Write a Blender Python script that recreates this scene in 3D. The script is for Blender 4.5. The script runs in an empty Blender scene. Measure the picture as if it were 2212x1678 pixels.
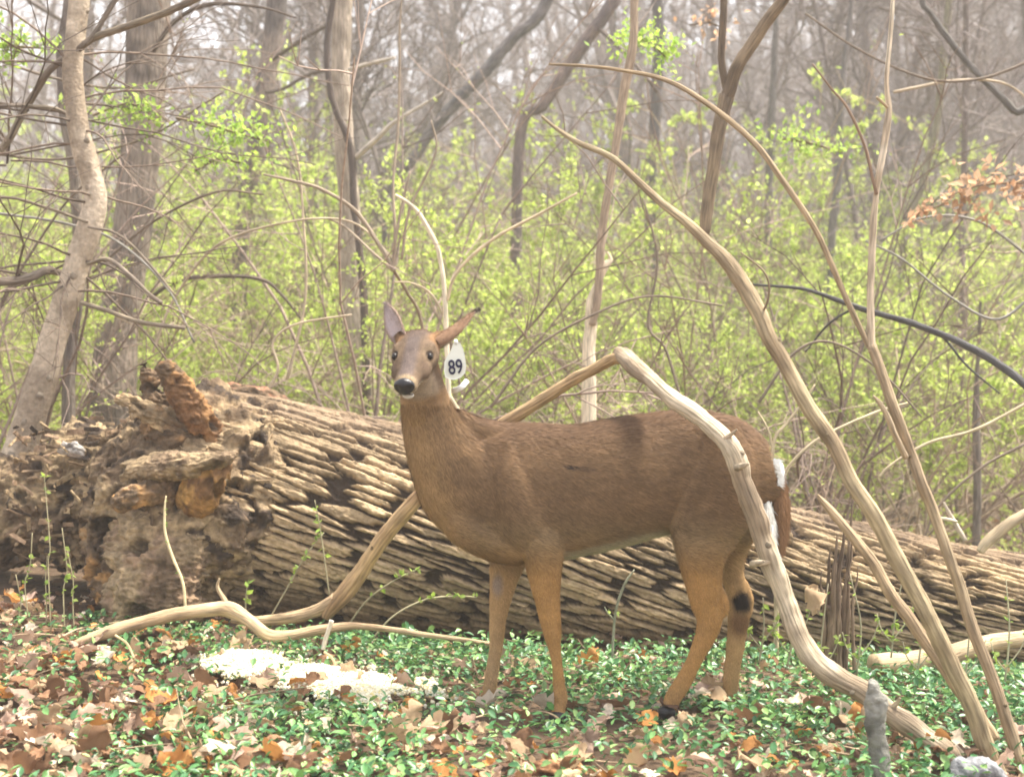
import bpy, math, random
import numpy as np
from mathutils import Vector, noise as mnoise

R = random.Random(7)
N = np.random.default_rng(11)
scene = bpy.context.scene
COL = scene.collection

# ------------------------------------------------------------------ camera, light
F, CX, HY, CAMZ = 2881.0, 1106.0, 823.0, 1.02       # focal length in picture units, principal column, eye level
def at(px, py, Y):
    return np.array([(px-CX)/F*Y, Y, CAMZ-(py-HY)/F*Y])
cam = bpy.data.cameras.new('camera'); camo = bpy.data.objects.new('camera', cam); COL.objects.link(camo)
camo.location = (0, 0, CAMZ); camo.rotation_euler = (math.radians(90), 0, 0)
cam.sensor_width = 36; cam.lens = 36*F/2212; cam.shift_y = -16/2212
cam.clip_end = 600; cam.clip_start = 0.05
cam.dof.use_dof = True; cam.dof.focus_distance = 4.3; cam.dof.aperture_fstop = 3.4
scene.camera = camo

SUN_EL, SUN_AZ = math.radians(68), math.radians(72)   # azimuth clockwise from +Y: high, from behind the camera to the right
w = bpy.data.worlds.new('World'); scene.world = w; w.use_nodes = True
nt = w.node_tree; bg = nt.nodes['Background']
sky = nt.nodes.new('ShaderNodeTexSky'); sky.sky_type = 'NISHITA'; sky.sun_disc = False
sky.sun_elevation = SUN_EL; sky.sun_rotation = SUN_AZ; sky.air_density = 1.0; sky.dust_density = 2.0; sky.ozone_density = 1.0
hs = nt.nodes.new('ShaderNodeHueSaturation'); hs.inputs['Saturation'].default_value = 0.35
nt.links.new(sky.outputs[0], hs.inputs['Color']); nt.links.new(hs.outputs[0], bg.inputs[0])
bg.inputs[1].default_value = 0.06
sl = bpy.data.lights.new('sun', 'SUN'); so = bpy.data.objects.new('sun', sl); COL.objects.link(so)
sl.energy = 1.5; sl.angle = math.radians(10); sl.color = (1.0, 0.93, 0.80)
sd = Vector((math.sin(SUN_AZ)*math.cos(SUN_EL), math.cos(SUN_AZ)*math.cos(SUN_EL), math.sin(SUN_EL)))
so.rotation_euler = sd.to_track_quat('Z', 'Y').to_euler()
scene.view_settings.view_transform = 'Standard'; scene.view_settings.look = 'None'
scene.view_settings.gamma = 1; scene.view_settings.exposure = 2.98
scene.render.engine = 'CYCLES'
scene.cycles.use_denoising = True
scene.cycles.pixel_filter_type = 'GAUSSIAN'
scene.cycles.filter_width = 2.0
scene.cycles.max_bounces = 6; scene.cycles.diffuse_bounces = 3; scene.cycles.transmission_bounces = 3
scene.cycles.volume_bounces = 1; scene.cycles.glossy_bounces = 2
scene.cycles.sample_clamp_indirect = 4

# ------------------------------------------------------------------ helpers
def smooth01(a, b, x):
    t = np.clip((x-a)/(b-a), 0, 1); return t*t*(3-2*t)
def hsh(ix, iy, iz, s=0):
    h = (ix.astype(np.int64)*374761393 + iy.astype(np.int64)*668265263 + iz.astype(np.int64)*2147483647 + s*974634777) & 0x7fffffff
    h = ((h ^ (h >> 13))*1274126177) & 0x7fffffff
    h = ((h ^ (h >> 16))*668265263) & 0x7fffffff
    return ((h ^ (h >> 15)) & 0xffffff)/float(0xffffff)
def vnoise(P, s=0):
    """value noise, P (n,3) -> 0..1"""
    P = np.asarray(P, float); I = np.floor(P).astype(np.int64); f = P-I; f = f*f*(3-2*f)
    r = 0
    for dx in (0, 1):
        for dy in (0, 1):
            for dz in (0, 1):
                wgt = (f[:, 0] if dx else 1-f[:, 0])*(f[:, 1] if dy else 1-f[:, 1])*(f[:, 2] if dz else 1-f[:, 2])
                r = r+wgt*hsh(I[:, 0]+dx, I[:, 1]+dy, I[:, 2]+dz, s)
    return r
def fbm(P, o=4, s=0):
    r = 0; a = .5; t = 0; P = np.asarray(P, float)
    for k in range(o):
        r = r+a*vnoise(P*(2**k)+k*17.3, s+k); t += a; a *= .5
    return r/t

def ground_z(x, y):
    x = np.asarray(x, float); y = np.asarray(y, float)
    tilt = .035+.045*smooth01(4.3, 5.6, y)
    z = -tilt*np.clip(x, -3.0, 3.4)
    z = z+.05*smooth01(.6, 3.0, -x)*smooth01(4.2, 5.4, y)
    rise = np.maximum(y-8, 0)
    z = z+.085*rise*smooth01(0, 14, rise)*(1+.020*np.clip(x, -22, 45))
    z = z-.06*np.exp(-((y-5.25-.08*x)/.22)**2)*smooth01(-1.0, -.4, x)
    P = np.stack([x*.9, y*.9, 0*x], -1).reshape(-1, 3)
    z = z+((fbm(P, 3, 5)-.5)*.07).reshape(z.shape)
    return z

def mesh_np(name, V, Fq, mat=None, col=None, uv=None, smooth=True):
    V = np.asarray(V, np.float32); Fq = np.asarray(Fq, np.int32)
    me = bpy.data.meshes.new(name); n, k = Fq.shape
    me.vertices.add(len(V)); me.vertices.foreach_set('co', V.ravel())
    me.loops.add(n*k); me.loops.foreach_set('vertex_index', Fq.ravel())
    me.polygons.add(n); me.polygons.foreach_set('loop_start', np.arange(0, n*k, k, dtype=np.int32))
    try: me.polygons.foreach_set('loop_total', np.full(n, k, np.int32))
    except Exception: pass
    me.polygons.foreach_set('use_smooth', np.full(n, smooth, bool))
    if col is not None:
        a = me.attributes.new('col', 'FLOAT_COLOR', 'POINT')
        c = np.ones((len(V), 4), np.float32); c[:, :3] = col; a.data.foreach_set('color', c.ravel())
    if uv is not None:
        u = me.uv_layers.new(name='UVMap'); u.data.foreach_set('uv', np.asarray(uv, np.float32)[Fq.ravel()].ravel())
    me.update(); me.validate()
    if mat: me.materials.append(mat)
    return me

def link(name, me, parent=None):
    o = bpy.data.objects.new(name, me); COL.objects.link(o)
    if parent is not None: o.parent = parent
    return o
def tag(o, label=None, cat=None, group=None, kind=None):
    if label: o['label'] = label
    if cat: o['category'] = cat
    if group: o['group'] = group
    if kind: o['kind'] = kind
    return o
def thing(name, label, cat, loc=(0, 0, 0), group=None):
    o = bpy.data.objects.new(name, None); COL.objects.link(o); o.location = loc; o.empty_display_size = .1
    return tag(o, label, cat, group)

class Geo:
    def __init__(s): s.V = []; s.F = []; s.C = []; s.U = []; s.n = 0
    def add(s, V, Fq, C, U=None):
        V = np.asarray(V); s.V.append(V); s.F.append(np.asarray(Fq)+s.n)
        C = np.asarray(C, float)
        s.C.append(np.broadcast_to(C, (len(V), 3))); s.U.append(U if U is not None else np.zeros((len(V), 2))); s.n += len(V)
    def mesh(s, name, mat, origin=(0, 0, 0), smooth=True):
        return mesh_np(name, np.concatenate(s.V)-np.array(origin), np.concatenate(s.F), mat, np.concatenate(s.C), np.concatenate(s.U), smooth)

_grid = {}
def grid_faces(n, k, closed=True):
    key = (n, k, closed)
    if key not in _grid:
        kk = k if closed else k-1
        i = np.repeat(np.arange(n-1), kk); j = np.tile(np.arange(kk), n-1)
        _grid[key] = np.stack([i*k+j, i*k+(j+1) % k, (i+1)*k+(j+1) % k, (i+1)*k+j], -1)
    return _grid[key]

def spline(P, sub):
    """Catmull-Rom through rows of P (any number of columns)"""
    P = np.asarray(P, float); n = len(P)
    if n < 3 or sub < 2:
        if sub < 2: return P
        t = np.linspace(0, 1, sub+1)[:, None]; return P[0]*(1-t)+P[1]*t
    Q = np.vstack([2*P[0]-P[1], P, 2*P[-1]-P[-2]]); out = []
    for i in range(n-1):
        a, b, c, d = Q[i], Q[i+1], Q[i+2], Q[i+3]
        for t in np.arange(sub)/sub:
            out.append(.5*((2*b)+(c-a)*t+(2*a-5*b+4*c-d)*t*t+(3*b-a-3*c+d)*t**3))
    out.append(P[-1]); return np.array(out)

def tube(geo, P, r, k=6, col=(.3, .2, .1), ref=None, caps=False, flat=1.0, lump=0.0, seed=0):
    """tube along P with radii r; one quad grid; returns (P, frames)"""
    P = np.asarray(P, float); r = np.asarray(r, float)*np.ones(len(P))
    if caps:
        t0 = P[0]-P[1]; t0 /= np.linalg.norm(t0)+1e-9; t1 = P[-1]-P[-2]; t1 /= np.linalg.norm(t1)+1e-9
        P = np.vstack([P[0]+t0*r[0]*.12, P, P[-1]+t1*r[-1]*.12]); r = np.concatenate([[1e-4], r, [1e-4]])
        P = np.vstack([P[0], P]) if False else P
    T = np.gradient(P, axis=0); T /= np.linalg.norm(T, axis=1)[:, None]+1e-9
    if ref is None:
        m = T.mean(0); ref = np.array([0, 1., 0]) if abs(m[1]) < .8*np.linalg.norm(m) else np.array([1., 0, 0])
    A = np.cross(T, ref); A /= np.linalg.norm(A, axis=1)[:, None]+1e-9
    B = np.cross(A, T)
    a = np.arange(k)*2*math.pi/k
    ca, sa = np.cos(a), np.sin(a)
    V = P[:, None, :]+r[:, None, None]*(A[:, None, :]*ca[None, :, None]+flat*B[:, None, :]*sa[None, :, None])
    V = V.reshape(-1, 3)
    if lump:
        nv = fbm(V/(np.max(r)*1.6)+seed, 3, seed)-.5
        nv2 = fbm(V/(np.max(r)*.45)+seed, 2, seed+9)-.5
        rr = np.repeat(r, k)
        D = V-np.repeat(P, k, 0); L = np.linalg.norm(D, axis=1)[:, None]+1e-9
        V = V+D/L*(rr*lump*(nv*2+nv2*.8))[:, None]
    d = np.concatenate([[0], np.cumsum(np.linalg.norm(np.diff(P, axis=0), axis=1))])
    U = np.stack([np.repeat(d, k), np.tile(np.arange(k)/k, len(P))*2*math.pi*float(np.mean(r))], -1)
    U[:, 1] = np.tile(np.abs(np.arange(k)/k-.5)*2, len(P))*math.pi*float(np.mean(r))
    geo.add(V, grid_faces(len(P), k), col, U)
    return V

def unit(v): return v/(np.linalg.norm(v)+1e-9)
def grow(geo, p, d, L, r0, r1, n, k, bend, wob, col):
    P = [p]; d = unit(d); 
    for i in range(n):
        d = unit(d+bend/n+N.normal(0, wob, 3)); P.append(P[-1]+d*L/n)
    P = np.array(P); rr_ = np.linspace(r0, r1, n+1)
    tube(geo, P, rr_, k, col)
    return P

# ------------------------------------------------------------------ materials
def mat(name, rgb=None, attr=False, var=.3, scale=8.0, rough=.85, bump=0.0, bscale=40.0, uv=False, stretch=(1, 1, 1),
        rgb2=None, trans=0.0, objvar=0.0, spec=.25, detail=5.0, streak=None):
    m = bpy.data.materials.new(name); m.use_nodes = True; t = m.node_tree; b = t.nodes['Principled BSDF']
    L = t.links.new; nn = t.nodes.new
    b.inputs['Roughness'].default_value = rough; b.inputs['Specular IOR Level'].default_value = spec
    tc = nn('ShaderNodeTexCoord'); mp = nn('ShaderNodeMapping'); mp.inputs['Scale'].default_value = stretch
    L(tc.outputs['UV' if uv else 'Object'], mp.inputs[0])
    nz = nn('ShaderNodeTexNoise'); nz.inputs['Scale'].default_value = scale; nz.inputs['Detail'].default_value = detail
    nz.inputs['Roughness'].default_value = .65
    L(mp.outputs[0], nz.inputs['Vector'])
    if attr:
        at_ = nn('ShaderNodeAttribute'); at_.attribute_name = 'col'; csrc = at_.outputs['Color']
    else:
        cr = nn('ShaderNodeMix'); cr.data_type = 'RGBA'
        cr.inputs[6].default_value = (*rgb, 1); cr.inputs[7].default_value = (*(rgb2 or rgb), 1)
        rp = nn('ShaderNodeMapRange'); rp.inputs[1].default_value = .38; rp.inputs[2].default_value = .62
        L(nz.outputs[0], rp.inputs[0]); L(rp.outputs[0], cr.inputs[0]); csrc = cr.outputs[2]
    mr = nn('ShaderNodeMapRange'); mr.inputs[1].default_value = .25; mr.inputs[2].default_value = .75
    mr.inputs[3].default_value = 1-var; mr.inputs[4].default_value = 1+var
    nz2 = nn('ShaderNodeTexNoise'); nz2.inputs['Scale'].default_value = scale*2.7; nz2.inputs['Detail'].default_value = detail
    L(mp.outputs[0], nz2.inputs['Vector']); L(nz2.outputs[0], mr.inputs[0])
    h = nn('ShaderNodeHueSaturation'); L(csrc, h.inputs['Color'])
    if objvar:
        oi = nn('ShaderNodeObjectInfo'); m2 = nn('ShaderNodeMapRange'); m2.inputs[3].default_value = 1-objvar; m2.inputs[4].default_value = 1+objvar
        L(oi.outputs['Random'], m2.inputs[0]); mm = nn('ShaderNodeMath'); mm.operation = 'MULTIPLY'
        L(mr.outputs[0], mm.inputs[0]); L(m2.outputs[0], mm.inputs[1]); L(mm.outputs[0], h.inputs['Value'])
    else: L(mr.outputs[0], h.inputs['Value'])
    L(h.outputs[0], b.inputs['Base Color'])
    if bump:
        bp = nn('ShaderNodeBump'); bp.inputs['Distance'].default_value = bump; bp.inputs['Strength'].default_value = 1
        n3 = nn('ShaderNodeTexNoise'); n3.inputs['Scale'].default_value = bscale; n3.inputs['Detail'].default_value = 6
        L(mp.outputs[0], n3.inputs['Vector']); L(n3.outputs[0], bp.inputs['Height']); L(bp.outputs[0], b.inputs['Normal'])
    if trans:
        tr = nn('ShaderNodeBsdfTranslucent'); L(h.outputs[0], tr.inputs[0]); mx = nn('ShaderNodeMixShader'); mx.inputs[0].default_value = trans
        L(b.outputs[0], mx.inputs[1]); L(tr.outputs[0], mx.inputs[2]); L(mx.outputs[0], t.nodes['Material Output'].inputs[0])
    return m

M = dict(
    soil=mat('leaf mould', (.10, .062, .04), rgb2=(.20, .135, .085), scale=14, var=.5, bump=.02, bscale=60, rough=.95, detail=8),
    hill=mat('wood floor', attr=True, scale=5, var=.5, rough=.95, bump=.03, bscale=20, detail=8),
    vinca=mat('periwinkle leaf', attr=True, var=.25, scale=30, rough=.38, spec=.5, trans=.18),
    dead=mat('dead leaf', attr=True, var=.25, scale=40, rough=.7, trans=.2, bump=.003, bscale=90),
    leaf=mat('spring leaf', attr=True, var=.12, scale=20, rough=.55, trans=.6, objvar=.12),
    twig=mat('twig bark', attr=True, var=.35, scale=12, rough=.85, objvar=.25),
    trunk=mat('trunk bark', attr=True, var=.45, scale=7, rough=.9, bump=.04, bscale=16, uv=True, stretch=(.5, 3.2, 1), objvar=.2),
    limb=mat('dead limb', attr=True, var=.5, scale=14, rough=.75, bump=.008, bscale=40, uv=True, stretch=(.3, 3.5, 1)),
    bark=mat('log bark', attr=True, var=.30, scale=18, rough=.85, bump=.008, bscale=70),
    rot=mat('rotten wood', attr=True, var=.45, scale=16, rough=.9, bump=.015, bscale=45),
    coat=mat('deer coat', attr=True, var=.10, scale=70, rough=.8, spec=.12),
    fur=mat('deer fur', attr=True, var=.05, scale=40, rough=.75, spec=.15),
    nose=mat('deer nose', (.012, .011, .013), rough=.32, var=.2, spec=.5, bump=.001, bscale=300),
    eye=mat('deer eye', (.01, .007, .006), rough=.30, var=0, spec=.25),
    tag=mat('tag plastic', (.80, .80, .70), rough=.45, var=.03),
    ink=mat('tag ink', (.015, .015, .05), rough=.6, var=0),
    strap=mat('white plastic strap', (.85, .83, .80), rough=.4, var=.03),
    corn=mat('cracked corn', attr=True, rough=.6, var=.12, scale=60, trans=.1),
)

# ------------------------------------------------------------------ terrain
xs = np.concatenate([np.linspace(-160, -4.2, 70), np.linspace(-4, 4, 161), np.linspace(4.2, 160, 70)])
ys = np.concatenate([np.linspace(-40, 2.8, 20), np.linspace(3, 7, 81), np.linspace(7.2, 14, 40), np.linspace(14.5, 190, 110)])
GX, GY = np.meshgrid(xs, ys); GZ = ground_z(GX, GY)
P = np.stack([GX, GY, GZ], -1).reshape(-1, 3)
nzv = fbm(P*[.5, .5, 0], 4, 3)[:, None]
nz2 = fbm(P*[9, 9, 0], 3, 8)[:, None]
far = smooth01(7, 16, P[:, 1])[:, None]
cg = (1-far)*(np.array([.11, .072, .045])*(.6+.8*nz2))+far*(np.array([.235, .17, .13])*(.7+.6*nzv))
green = smooth01(.5, .62, nzv)*far*.5
cg = cg*(1-green)+np.array([.13, .17, .06])*green
g = link('ground', mesh_np('ground', P, grid_faces(len(ys), len(xs), False)[:, ::-1], M['hill'], cg)); g['kind'] = 'structure'

# ------------------------------------------------------------------ fallen log
def log_axis(s):
    """s 0..1 from the root end to the thin end: centre, radius"""
    K = np.array([[430, 1088, 5.62, 243], [560, 1098, 5.62, 232], [860, 1143, 5.66, 215], [1200, 1197, 5.72, 203], [1700, 1275, 5.82, 168], [2100, 1318, 5.9, 128], [2420, 1345, 5.98, 105]], float)
    C = np.array([np.append(at(a, b, c), d/F*c) for a, b, c, d in K])
    return C
KL = spline(log_axis(0), 40)
dl = np.concatenate([[0], np.cumsum(np.linalg.norm(np.diff(KL[:, :3], axis=0), axis=1))])
NL, NV = 640, 580
sl_ = np.linspace(0, dl[-1], NL); LG = np.stack([np.interp(sl_, dl, KL[:, i]) for i in range(4)], -1)
# angles: dense on the side facing the camera
aa = np.linspace(0, 2*math.pi, NV, endpoint=False)
T = np.gradient(LG[:, :3], axis=0); T /= np.linalg.norm(T, axis=1)[:, None]
UPV = np.array([0, 0, 1.]); SA = np.cross(T, UPV); SA /= np.linalg.norm(SA, axis=1)[:, None]   # toward the camera (-Y)
UA = np.cross(SA, T)
SS, AA0 = np.meshgrid(sl_, aa, indexing='ij'); AAw = AA0-.5*(SS-2.0); AAg = (AAw+math.pi*.5) % (2*math.pi)-math.pi*.5; rad = LG[:, 3][:, None]
S2 = SS.ravel(); Q = (AAg*.40).ravel()
def plates(u, v, cu, cv, seed, warp=.35):
    """elongated cells: returns F2-F1 edge distance, id hash"""
    u = u/cu; v = v/cv
    wv = np.stack([u*.9, v*.9, 0*u], -1); u = u+(fbm(wv, 3, seed+50)-.5)*warp*2.2; v = v+(fbm(wv+31, 3, seed+60)-.5)*warp*3.2
    iu = np.floor(u).astype(np.int64); iv = np.floor(v).astype(np.int64)
    f1 = np.full(u.shape, 9.); f2 = np.full(u.shape, 9.); idh = np.zeros(u.shape)
    for a in (-1, 0, 1):
        for b in (-1, 0, 1):
            cu_, cv_ = iu+a, iv+b
            px = cu_+hsh(cu_, cv_, cu_*0, seed)*.95; py = cv_+hsh(cu_, cv_, cu_*0, seed+1)*.9
            d = np.sqrt((u-px)**2+(v-py)**2)
            m = d < f1
            f2 = np.where(m, f1, np.minimum(f2, d)); idh = np.where(m, hsh(cu_, cv_, cu_*0, seed+2), idh); f1 = np.where(m, d, f1)
    return f2-f1, idh
# furrows run along the trunk with a slight spiral
vv = Q+.20*S2
e1, id1 = plates(S2, vv, .30, .037, 3, .30)
e2, id2 = plates(S2+.3, vv, .13, .014, 13, .25)
edn = fbm(np.stack([S2*22, vv*110, 0*S2+4], -1), 3, 33)-.5
hgt = smooth01(.12, .29, e1+edn*.32)*(.72+.4*id1)+.16*smooth01(.04, .16, e2+edn*.2)*(.5+id2)
rid = fbm(np.stack([S2*9, vv*75, 0*S2], -1), 3, 77)
big = fbm(np.stack([S2*1.5, Q*3, 0*S2], -1), 3, 99)-.5
worn = smooth01(.50, .62, fbm(np.stack([S2*1.8+5, Q*2.5, 0*S2+2], -1), 3, 41))*.15
hgt = hgt*(1-worn)+worn*.6
disp = .034*hgt+.010*(rid-.5)+.03*big-.02
rr = np.repeat(LG[:, 3], NV)+disp
dirv = (SA[:, None, :]*np.cos(AAg)[:, :, None]+UA[:, None, :]*np.sin(AAg)[:, :, None]).reshape(-1, 3)
VL = np.repeat(LG[:, :3], NV, 0)+dirv*rr[:, None]
pale = np.array([.47, .34, .20]); tan = np.array([.33, .235, .15]); dark = np.array([.045, .030, .020])
mixv = fbm(np.stack([S2*4, Q*9, 0*S2], -1), 4, 21)[:, None]
topc = pale*(.40+mixv*.9)*(.70+.45*id1[:, None])*(.75+.5*rid[:, None])
cl = dark+(topc-dark)*smooth01(.22, .70, hgt)[:, None]
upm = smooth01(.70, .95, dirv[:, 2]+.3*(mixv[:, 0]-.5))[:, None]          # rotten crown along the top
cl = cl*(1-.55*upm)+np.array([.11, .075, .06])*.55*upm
under_shade = smooth01(-.45, -.9, dirv[:, 2])[:, None]  # underside shade put into the bark colour where it faces down
cl = cl*(1-under_shade)+cl*np.array([.5, .46, .42])*under_shade
logt = thing('fallen_log', 'huge fallen trunk with furrowed bark lying across the scene behind the deer', 'fallen log', tuple(LG[NL//2, :3]))
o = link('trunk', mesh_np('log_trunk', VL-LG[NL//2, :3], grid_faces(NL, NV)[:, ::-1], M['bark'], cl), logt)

# rotten root end, one displaced body per piece
def rot_body(name, K, sides, lump, cols, parent, origin, label=None, flat=1.0, seed=1, sub=14, ridge=.10, kind='rot'):
    """K rows: px, py, Y, half width px, depth ratio"""
    C = np.array([np.append(at(a, b, c), (d/F*c, e)) for a, b, c, d, e in K]); C = spline(C, sub)
    P = C[:, :3]; r = C[:, 3]; fl = C[:, 4]
    t0 = P[0]-P[1]; t1 = P[-1]-P[-2]; t0 /= np.linalg.norm(t0); t1 /= np.linalg.norm(t1)
    m = 5; th = np.linspace(0, 1, m+1)[:-1]
    Pa = [P[0]+t0*r[0]*.55*(1-q) for q in th]; ra = [max(1e-4, r[0]*math.sin(q*math.pi/2)) for q in th]
    Pb = [P[-1]+t1*r[-1]*.55*(1-q) for q in th][::-1]; rb = [max(1e-4, r[-1]*math.sin(q*math.pi/2)) for q in th][::-1]
    fl = np.concatenate([np.full(m, fl[0]), fl, np.full(m, fl[-1])])
    P = np.vstack([Pa, P, Pb]); r = np.concatenate([ra, r, rb])
    Tn = np.gradient(P, axis=0); Tn /= np.linalg.norm(Tn, axis=1)[:, None]+1e-9
    A = np.cross(Tn, [0, 1., 0]); A /= np.linalg.norm(A, axis=1)[:, None]+1e-9; B = np.cross(A, Tn)
    a = np.arange(sides)*2*math.pi/sides
    D = A[:, None, :]*np.cos(a)[None, :, None]+(fl[:, None, None]*B[:, None, :])*np.sin(a)[None, :, None]
    V = (P[:, None, :]+r[:, None, None]*D).reshape(-1, 3); D = D.reshape(-1, 3); D /= np.linalg.norm(D, axis=1)[:, None]+1e-9
    n1 = fbm(V*5+seed*3, 3, seed)-.5
    n2 = np.abs(fbm(V*[6, 10, 13]+seed, 3, seed+5)-.5)*2
    n3 = np.abs(fbm(V*[22, 34, 60]+seed, 3, seed+7)-.5)*2
    n4 = fbm(V*95+seed, 2, seed+8)-.5
    hole = smooth01(.66, .74, fbm(V*13+seed*5, 2, seed+11))
    rs = np.repeat(np.maximum(r, r.max()*.35), sides)
    dsp = lump*rs*n1*1.9-ridge*(n2-.25)*np.minimum(rs, .16)*2.1+.040*(n3-.3)*np.minimum(rs/.08, 1)*min(1, ridge*8)+.012*n4-.045*hole*np.minimum(rs/.1, 1)
    V = V+D*dsp[:, None]
    ca, cb, cc = [np.array(c) for c in cols]
    m1 = smooth01(.40, .60, fbm(V*7+9, 3, seed+2))[:, None]; m2 = smooth01(.52, .66, fbm(V*14+3, 3, seed+3))[:, None]
    c = ca*(1-m1)+cb*m1; c = c*(1-m2)+cc*m2
    c = c*(1-.6*hole[:, None]); c = c*(.75+.5*fbm(V*60, 2, seed+4)[:, None])
    c = c*(.35+1.05*fbm(V*([38, 38, 9] if name == 'root_foot' else [12, 38, 38]), 3, seed+14)[:, None])
    f = grid_faces(len(P), sides)
    o = link(name, mesh_np(name, V-np.array(origin), f, M[kind], c), parent)
    if label: o['label'] = label
    return o
tanw, brw, drk, orng, pinkw, whtw = (.36, .26, .15), (.15, .10, .06), (.06, .042, .03), (.47, .26, .10), (.30, .20, .125), (.66, .60, .54)
org = LG[NL//2, :3]
rot_body('root_collar', [[540, 1095, 5.60, 222, 1], [430, 1092, 5.52, 240, 1], [340, 1090, 5.5, 210, 1], [270, 1075, 5.52, 165, .9]], 300, .30, [tanw, brw, drk], logt, org, seed=3, sub=40, ridge=.2)
rot_body('rotten_butt', [[300, 1080, 5.55, 150, 1], [190, 1075, 5.55, 150, .8], [90, 1100, 5.6, 125, .8], [-30, 1120, 5.65, 100, .8], [-120, 1130, 5.7, 90, .8]], 260, .34, [brw, tanw, drk], logt, org, label='crumbling pale rotten wood of the broken butt end', seed=8, sub=36, ridge=.26)
rot_body('root_foot', [[350, 1090, 5.22, 95, .6], [345, 1190, 5.12, 100, .7], [330, 1270, 5.06, 92, .8], [330, 1335, 5.05, 110, .8]], 220, .34, [tanw, brw, pinkw], logt, org, label='root base resting on the ground with peeling bark', seed=12, sub=34, ridge=.15)
rot_body('root_foot', [[215, 1150, 5.32, 45, .9], [235, 1230, 5.2, 50, .9], [262, 1300, 5.12, 44, .8]], 120, .35, [tanw, brw, orng], logt, org, seed=14, sub=24)
rot_body('root_stub', [[448, 950, 5.32, 52, .8], [424, 905, 5.24, 40, .8], [398, 860, 5.2, 33, .8], [372, 818, 5.18, 29, .7], [352, 790, 5.16, 20, .6]], 110, .30, [(.46, .25, .095), (.20, .105, .05), brw], logt, org, label='upright broken root stub with smooth orange split face', seed=21, sub=18, ridge=.08)
rot_body('root_stub', [[385, 945, 5.32, 70, .8], [358, 895, 5.30, 56, .8], [338, 850, 5.28, 34, .7], [322, 815, 5.28, 22, .7], [312, 790, 5.28, 8, .7]], 110, .45, [drk, brw, (.30, .18, .09)], logt, org, label='dark jagged rotten root stub behind the orange one', seed=27, sub=16, ridge=.2)
rot_body('root_stub', [[400, 935, 5.24, 34, .8], [340, 902, 5.2, 30, .8], [290, 872, 5.18, 22, .8], [252, 862, 5.18, 12, .8]], 90, .35, [tanw, brw, (.36, .22, .11)], logt, org, label='low root stub with crumbling tip pointing away from the trunk', seed=31, sub=16, ridge=.14)
rot_body('root_shelf', [[280, 1020, 5.15, 28, 1.2], [360, 1008, 5.05, 34, 1.6], [430, 1005, 4.98, 30, 1.8], [480, 992, 4.92, 18, 1.4], [512, 978, 4.95, 7, 1]], 100, .25, [tanw, (.26, .18, .11), brw], logt, org, label='shelf of grey root wood ending in a curled lip', seed=35, sub=18)
rot_body('root_stub', [[395, 1110, 5.3, 26, .9], [425, 1075, 5.08, 46, .8], [458, 1038, 4.98, 40, .8], [492, 1000, 4.96, 14, .8]], 90, .10, [(.50, .29, .10), (.38, .21, .08), (.24, .13, .06)], logt, org, label='orange undersurface of the root shelf', seed=39, sub=16, ridge=.04)
rot_body('root_stub', [[380, 1050, 5.15, 38, .9], [320, 1062, 5.02, 30, .9], [278, 1076, 4.98, 27, .9], [252, 1092, 4.98, 20, .9]], 90, .25, [pinkw, orng, brw], logt, org, label='short broken root with pinkish orange end', seed=43, sub=16)
rot_body('bark_slab', [[480, 1230, 5.2, 60, .4], [470, 1170, 5.12, 55, .4], [500, 1110, 5.1, 40, .4]], 90, .30, [brw, tanw, drk], logt, org, seed=47, sub=16)
rot_body('bark_slab', [[128, 972, 5.37, 10, .5], [152, 966, 5.33, 17, .5], [180, 978, 5.34, 12, .5]], 60, .3, [whtw, whtw, tanw], logt, org, label='bleached white patch of rotten wood', seed=51, sub=12)
rot_body('crumbled_wood', [[420, 870, 5.75, 30, 1.5], [520, 862, 5.75, 34, 1.5], [640, 892, 5.75, 26, 1.5], [760, 915, 5.78, 16, 1.2]], 90, .5, [drk, brw, (.30, .15, .09)], logt, org, label='reddish brown crumbled wood along the top of the trunk', seed=55, sub=26)

# loose bark flakes and wood splinters over the root end and lower flank (one part)
def scatter(tv, tf, loc, rot, scl, col, geo):
    """instances of a template: tv (k,3), tf (m,q), rot (n,3,3), scl (n,) or (n,3)"""
    n, k = len(loc), len(tv)
    scl = np.asarray(scl, float); scl = scl[:, None, None] if scl.ndim == 1 else scl[:, None, :]
    V = np.einsum('nij,nkj->nki', rot, tv[None]*scl)+loc[:, None, :]
    Fq = (tf[None]+(np.arange(n)*k)[:, None, None]).reshape(-1, tf.shape[1])
    geo.add(V.reshape(-1, 3), Fq, np.repeat(col, k, 0))
def rotm(az, tilt, roll):
    ca, sa, ct, st, cr, sr = np.cos(az), np.sin(az), np.cos(tilt), np.sin(tilt), np.cos(roll), np.sin(roll)
    z = np.zeros_like(ca); o1 = z+1
    Rz = np.stack([np.stack([ca, -sa, z], -1), np.stack([sa, ca, z], -1), np.stack([z, z, o1], -1)], -2)
    Rx = np.stack([np.stack([o1, z, z], -1), np.stack([z, ct, -st], -1), np.stack([z, st, ct], -1)], -2)
    Ry = np.stack([np.stack([cr, z, sr], -1), np.stack([z, o1, z], -1), np.stack([-sr, z, cr], -1)], -2)
    return Rz @ Rx @ Ry
flake_v = np.array([[-.5, -.5, 0], [.5, -.4, .05], [.42, .5, -.03], [-.4, .45, .06], [-.5, -.5, .18], [.5, -.4, .22], [.42, .5, .14], [-.4, .45, .24]])*[1, .5, 1]
flake_f = np.array([[0, 1, 2, 3], [7, 6, 5, 4], [0, 4, 5, 1], [1, 5, 6, 2], [2, 6, 7, 3], [3, 7, 4, 0]])
geo = Geo(); n = 420
px = N.uniform(20, 600, n); py = N.uniform(900, 1330, n)
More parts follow.
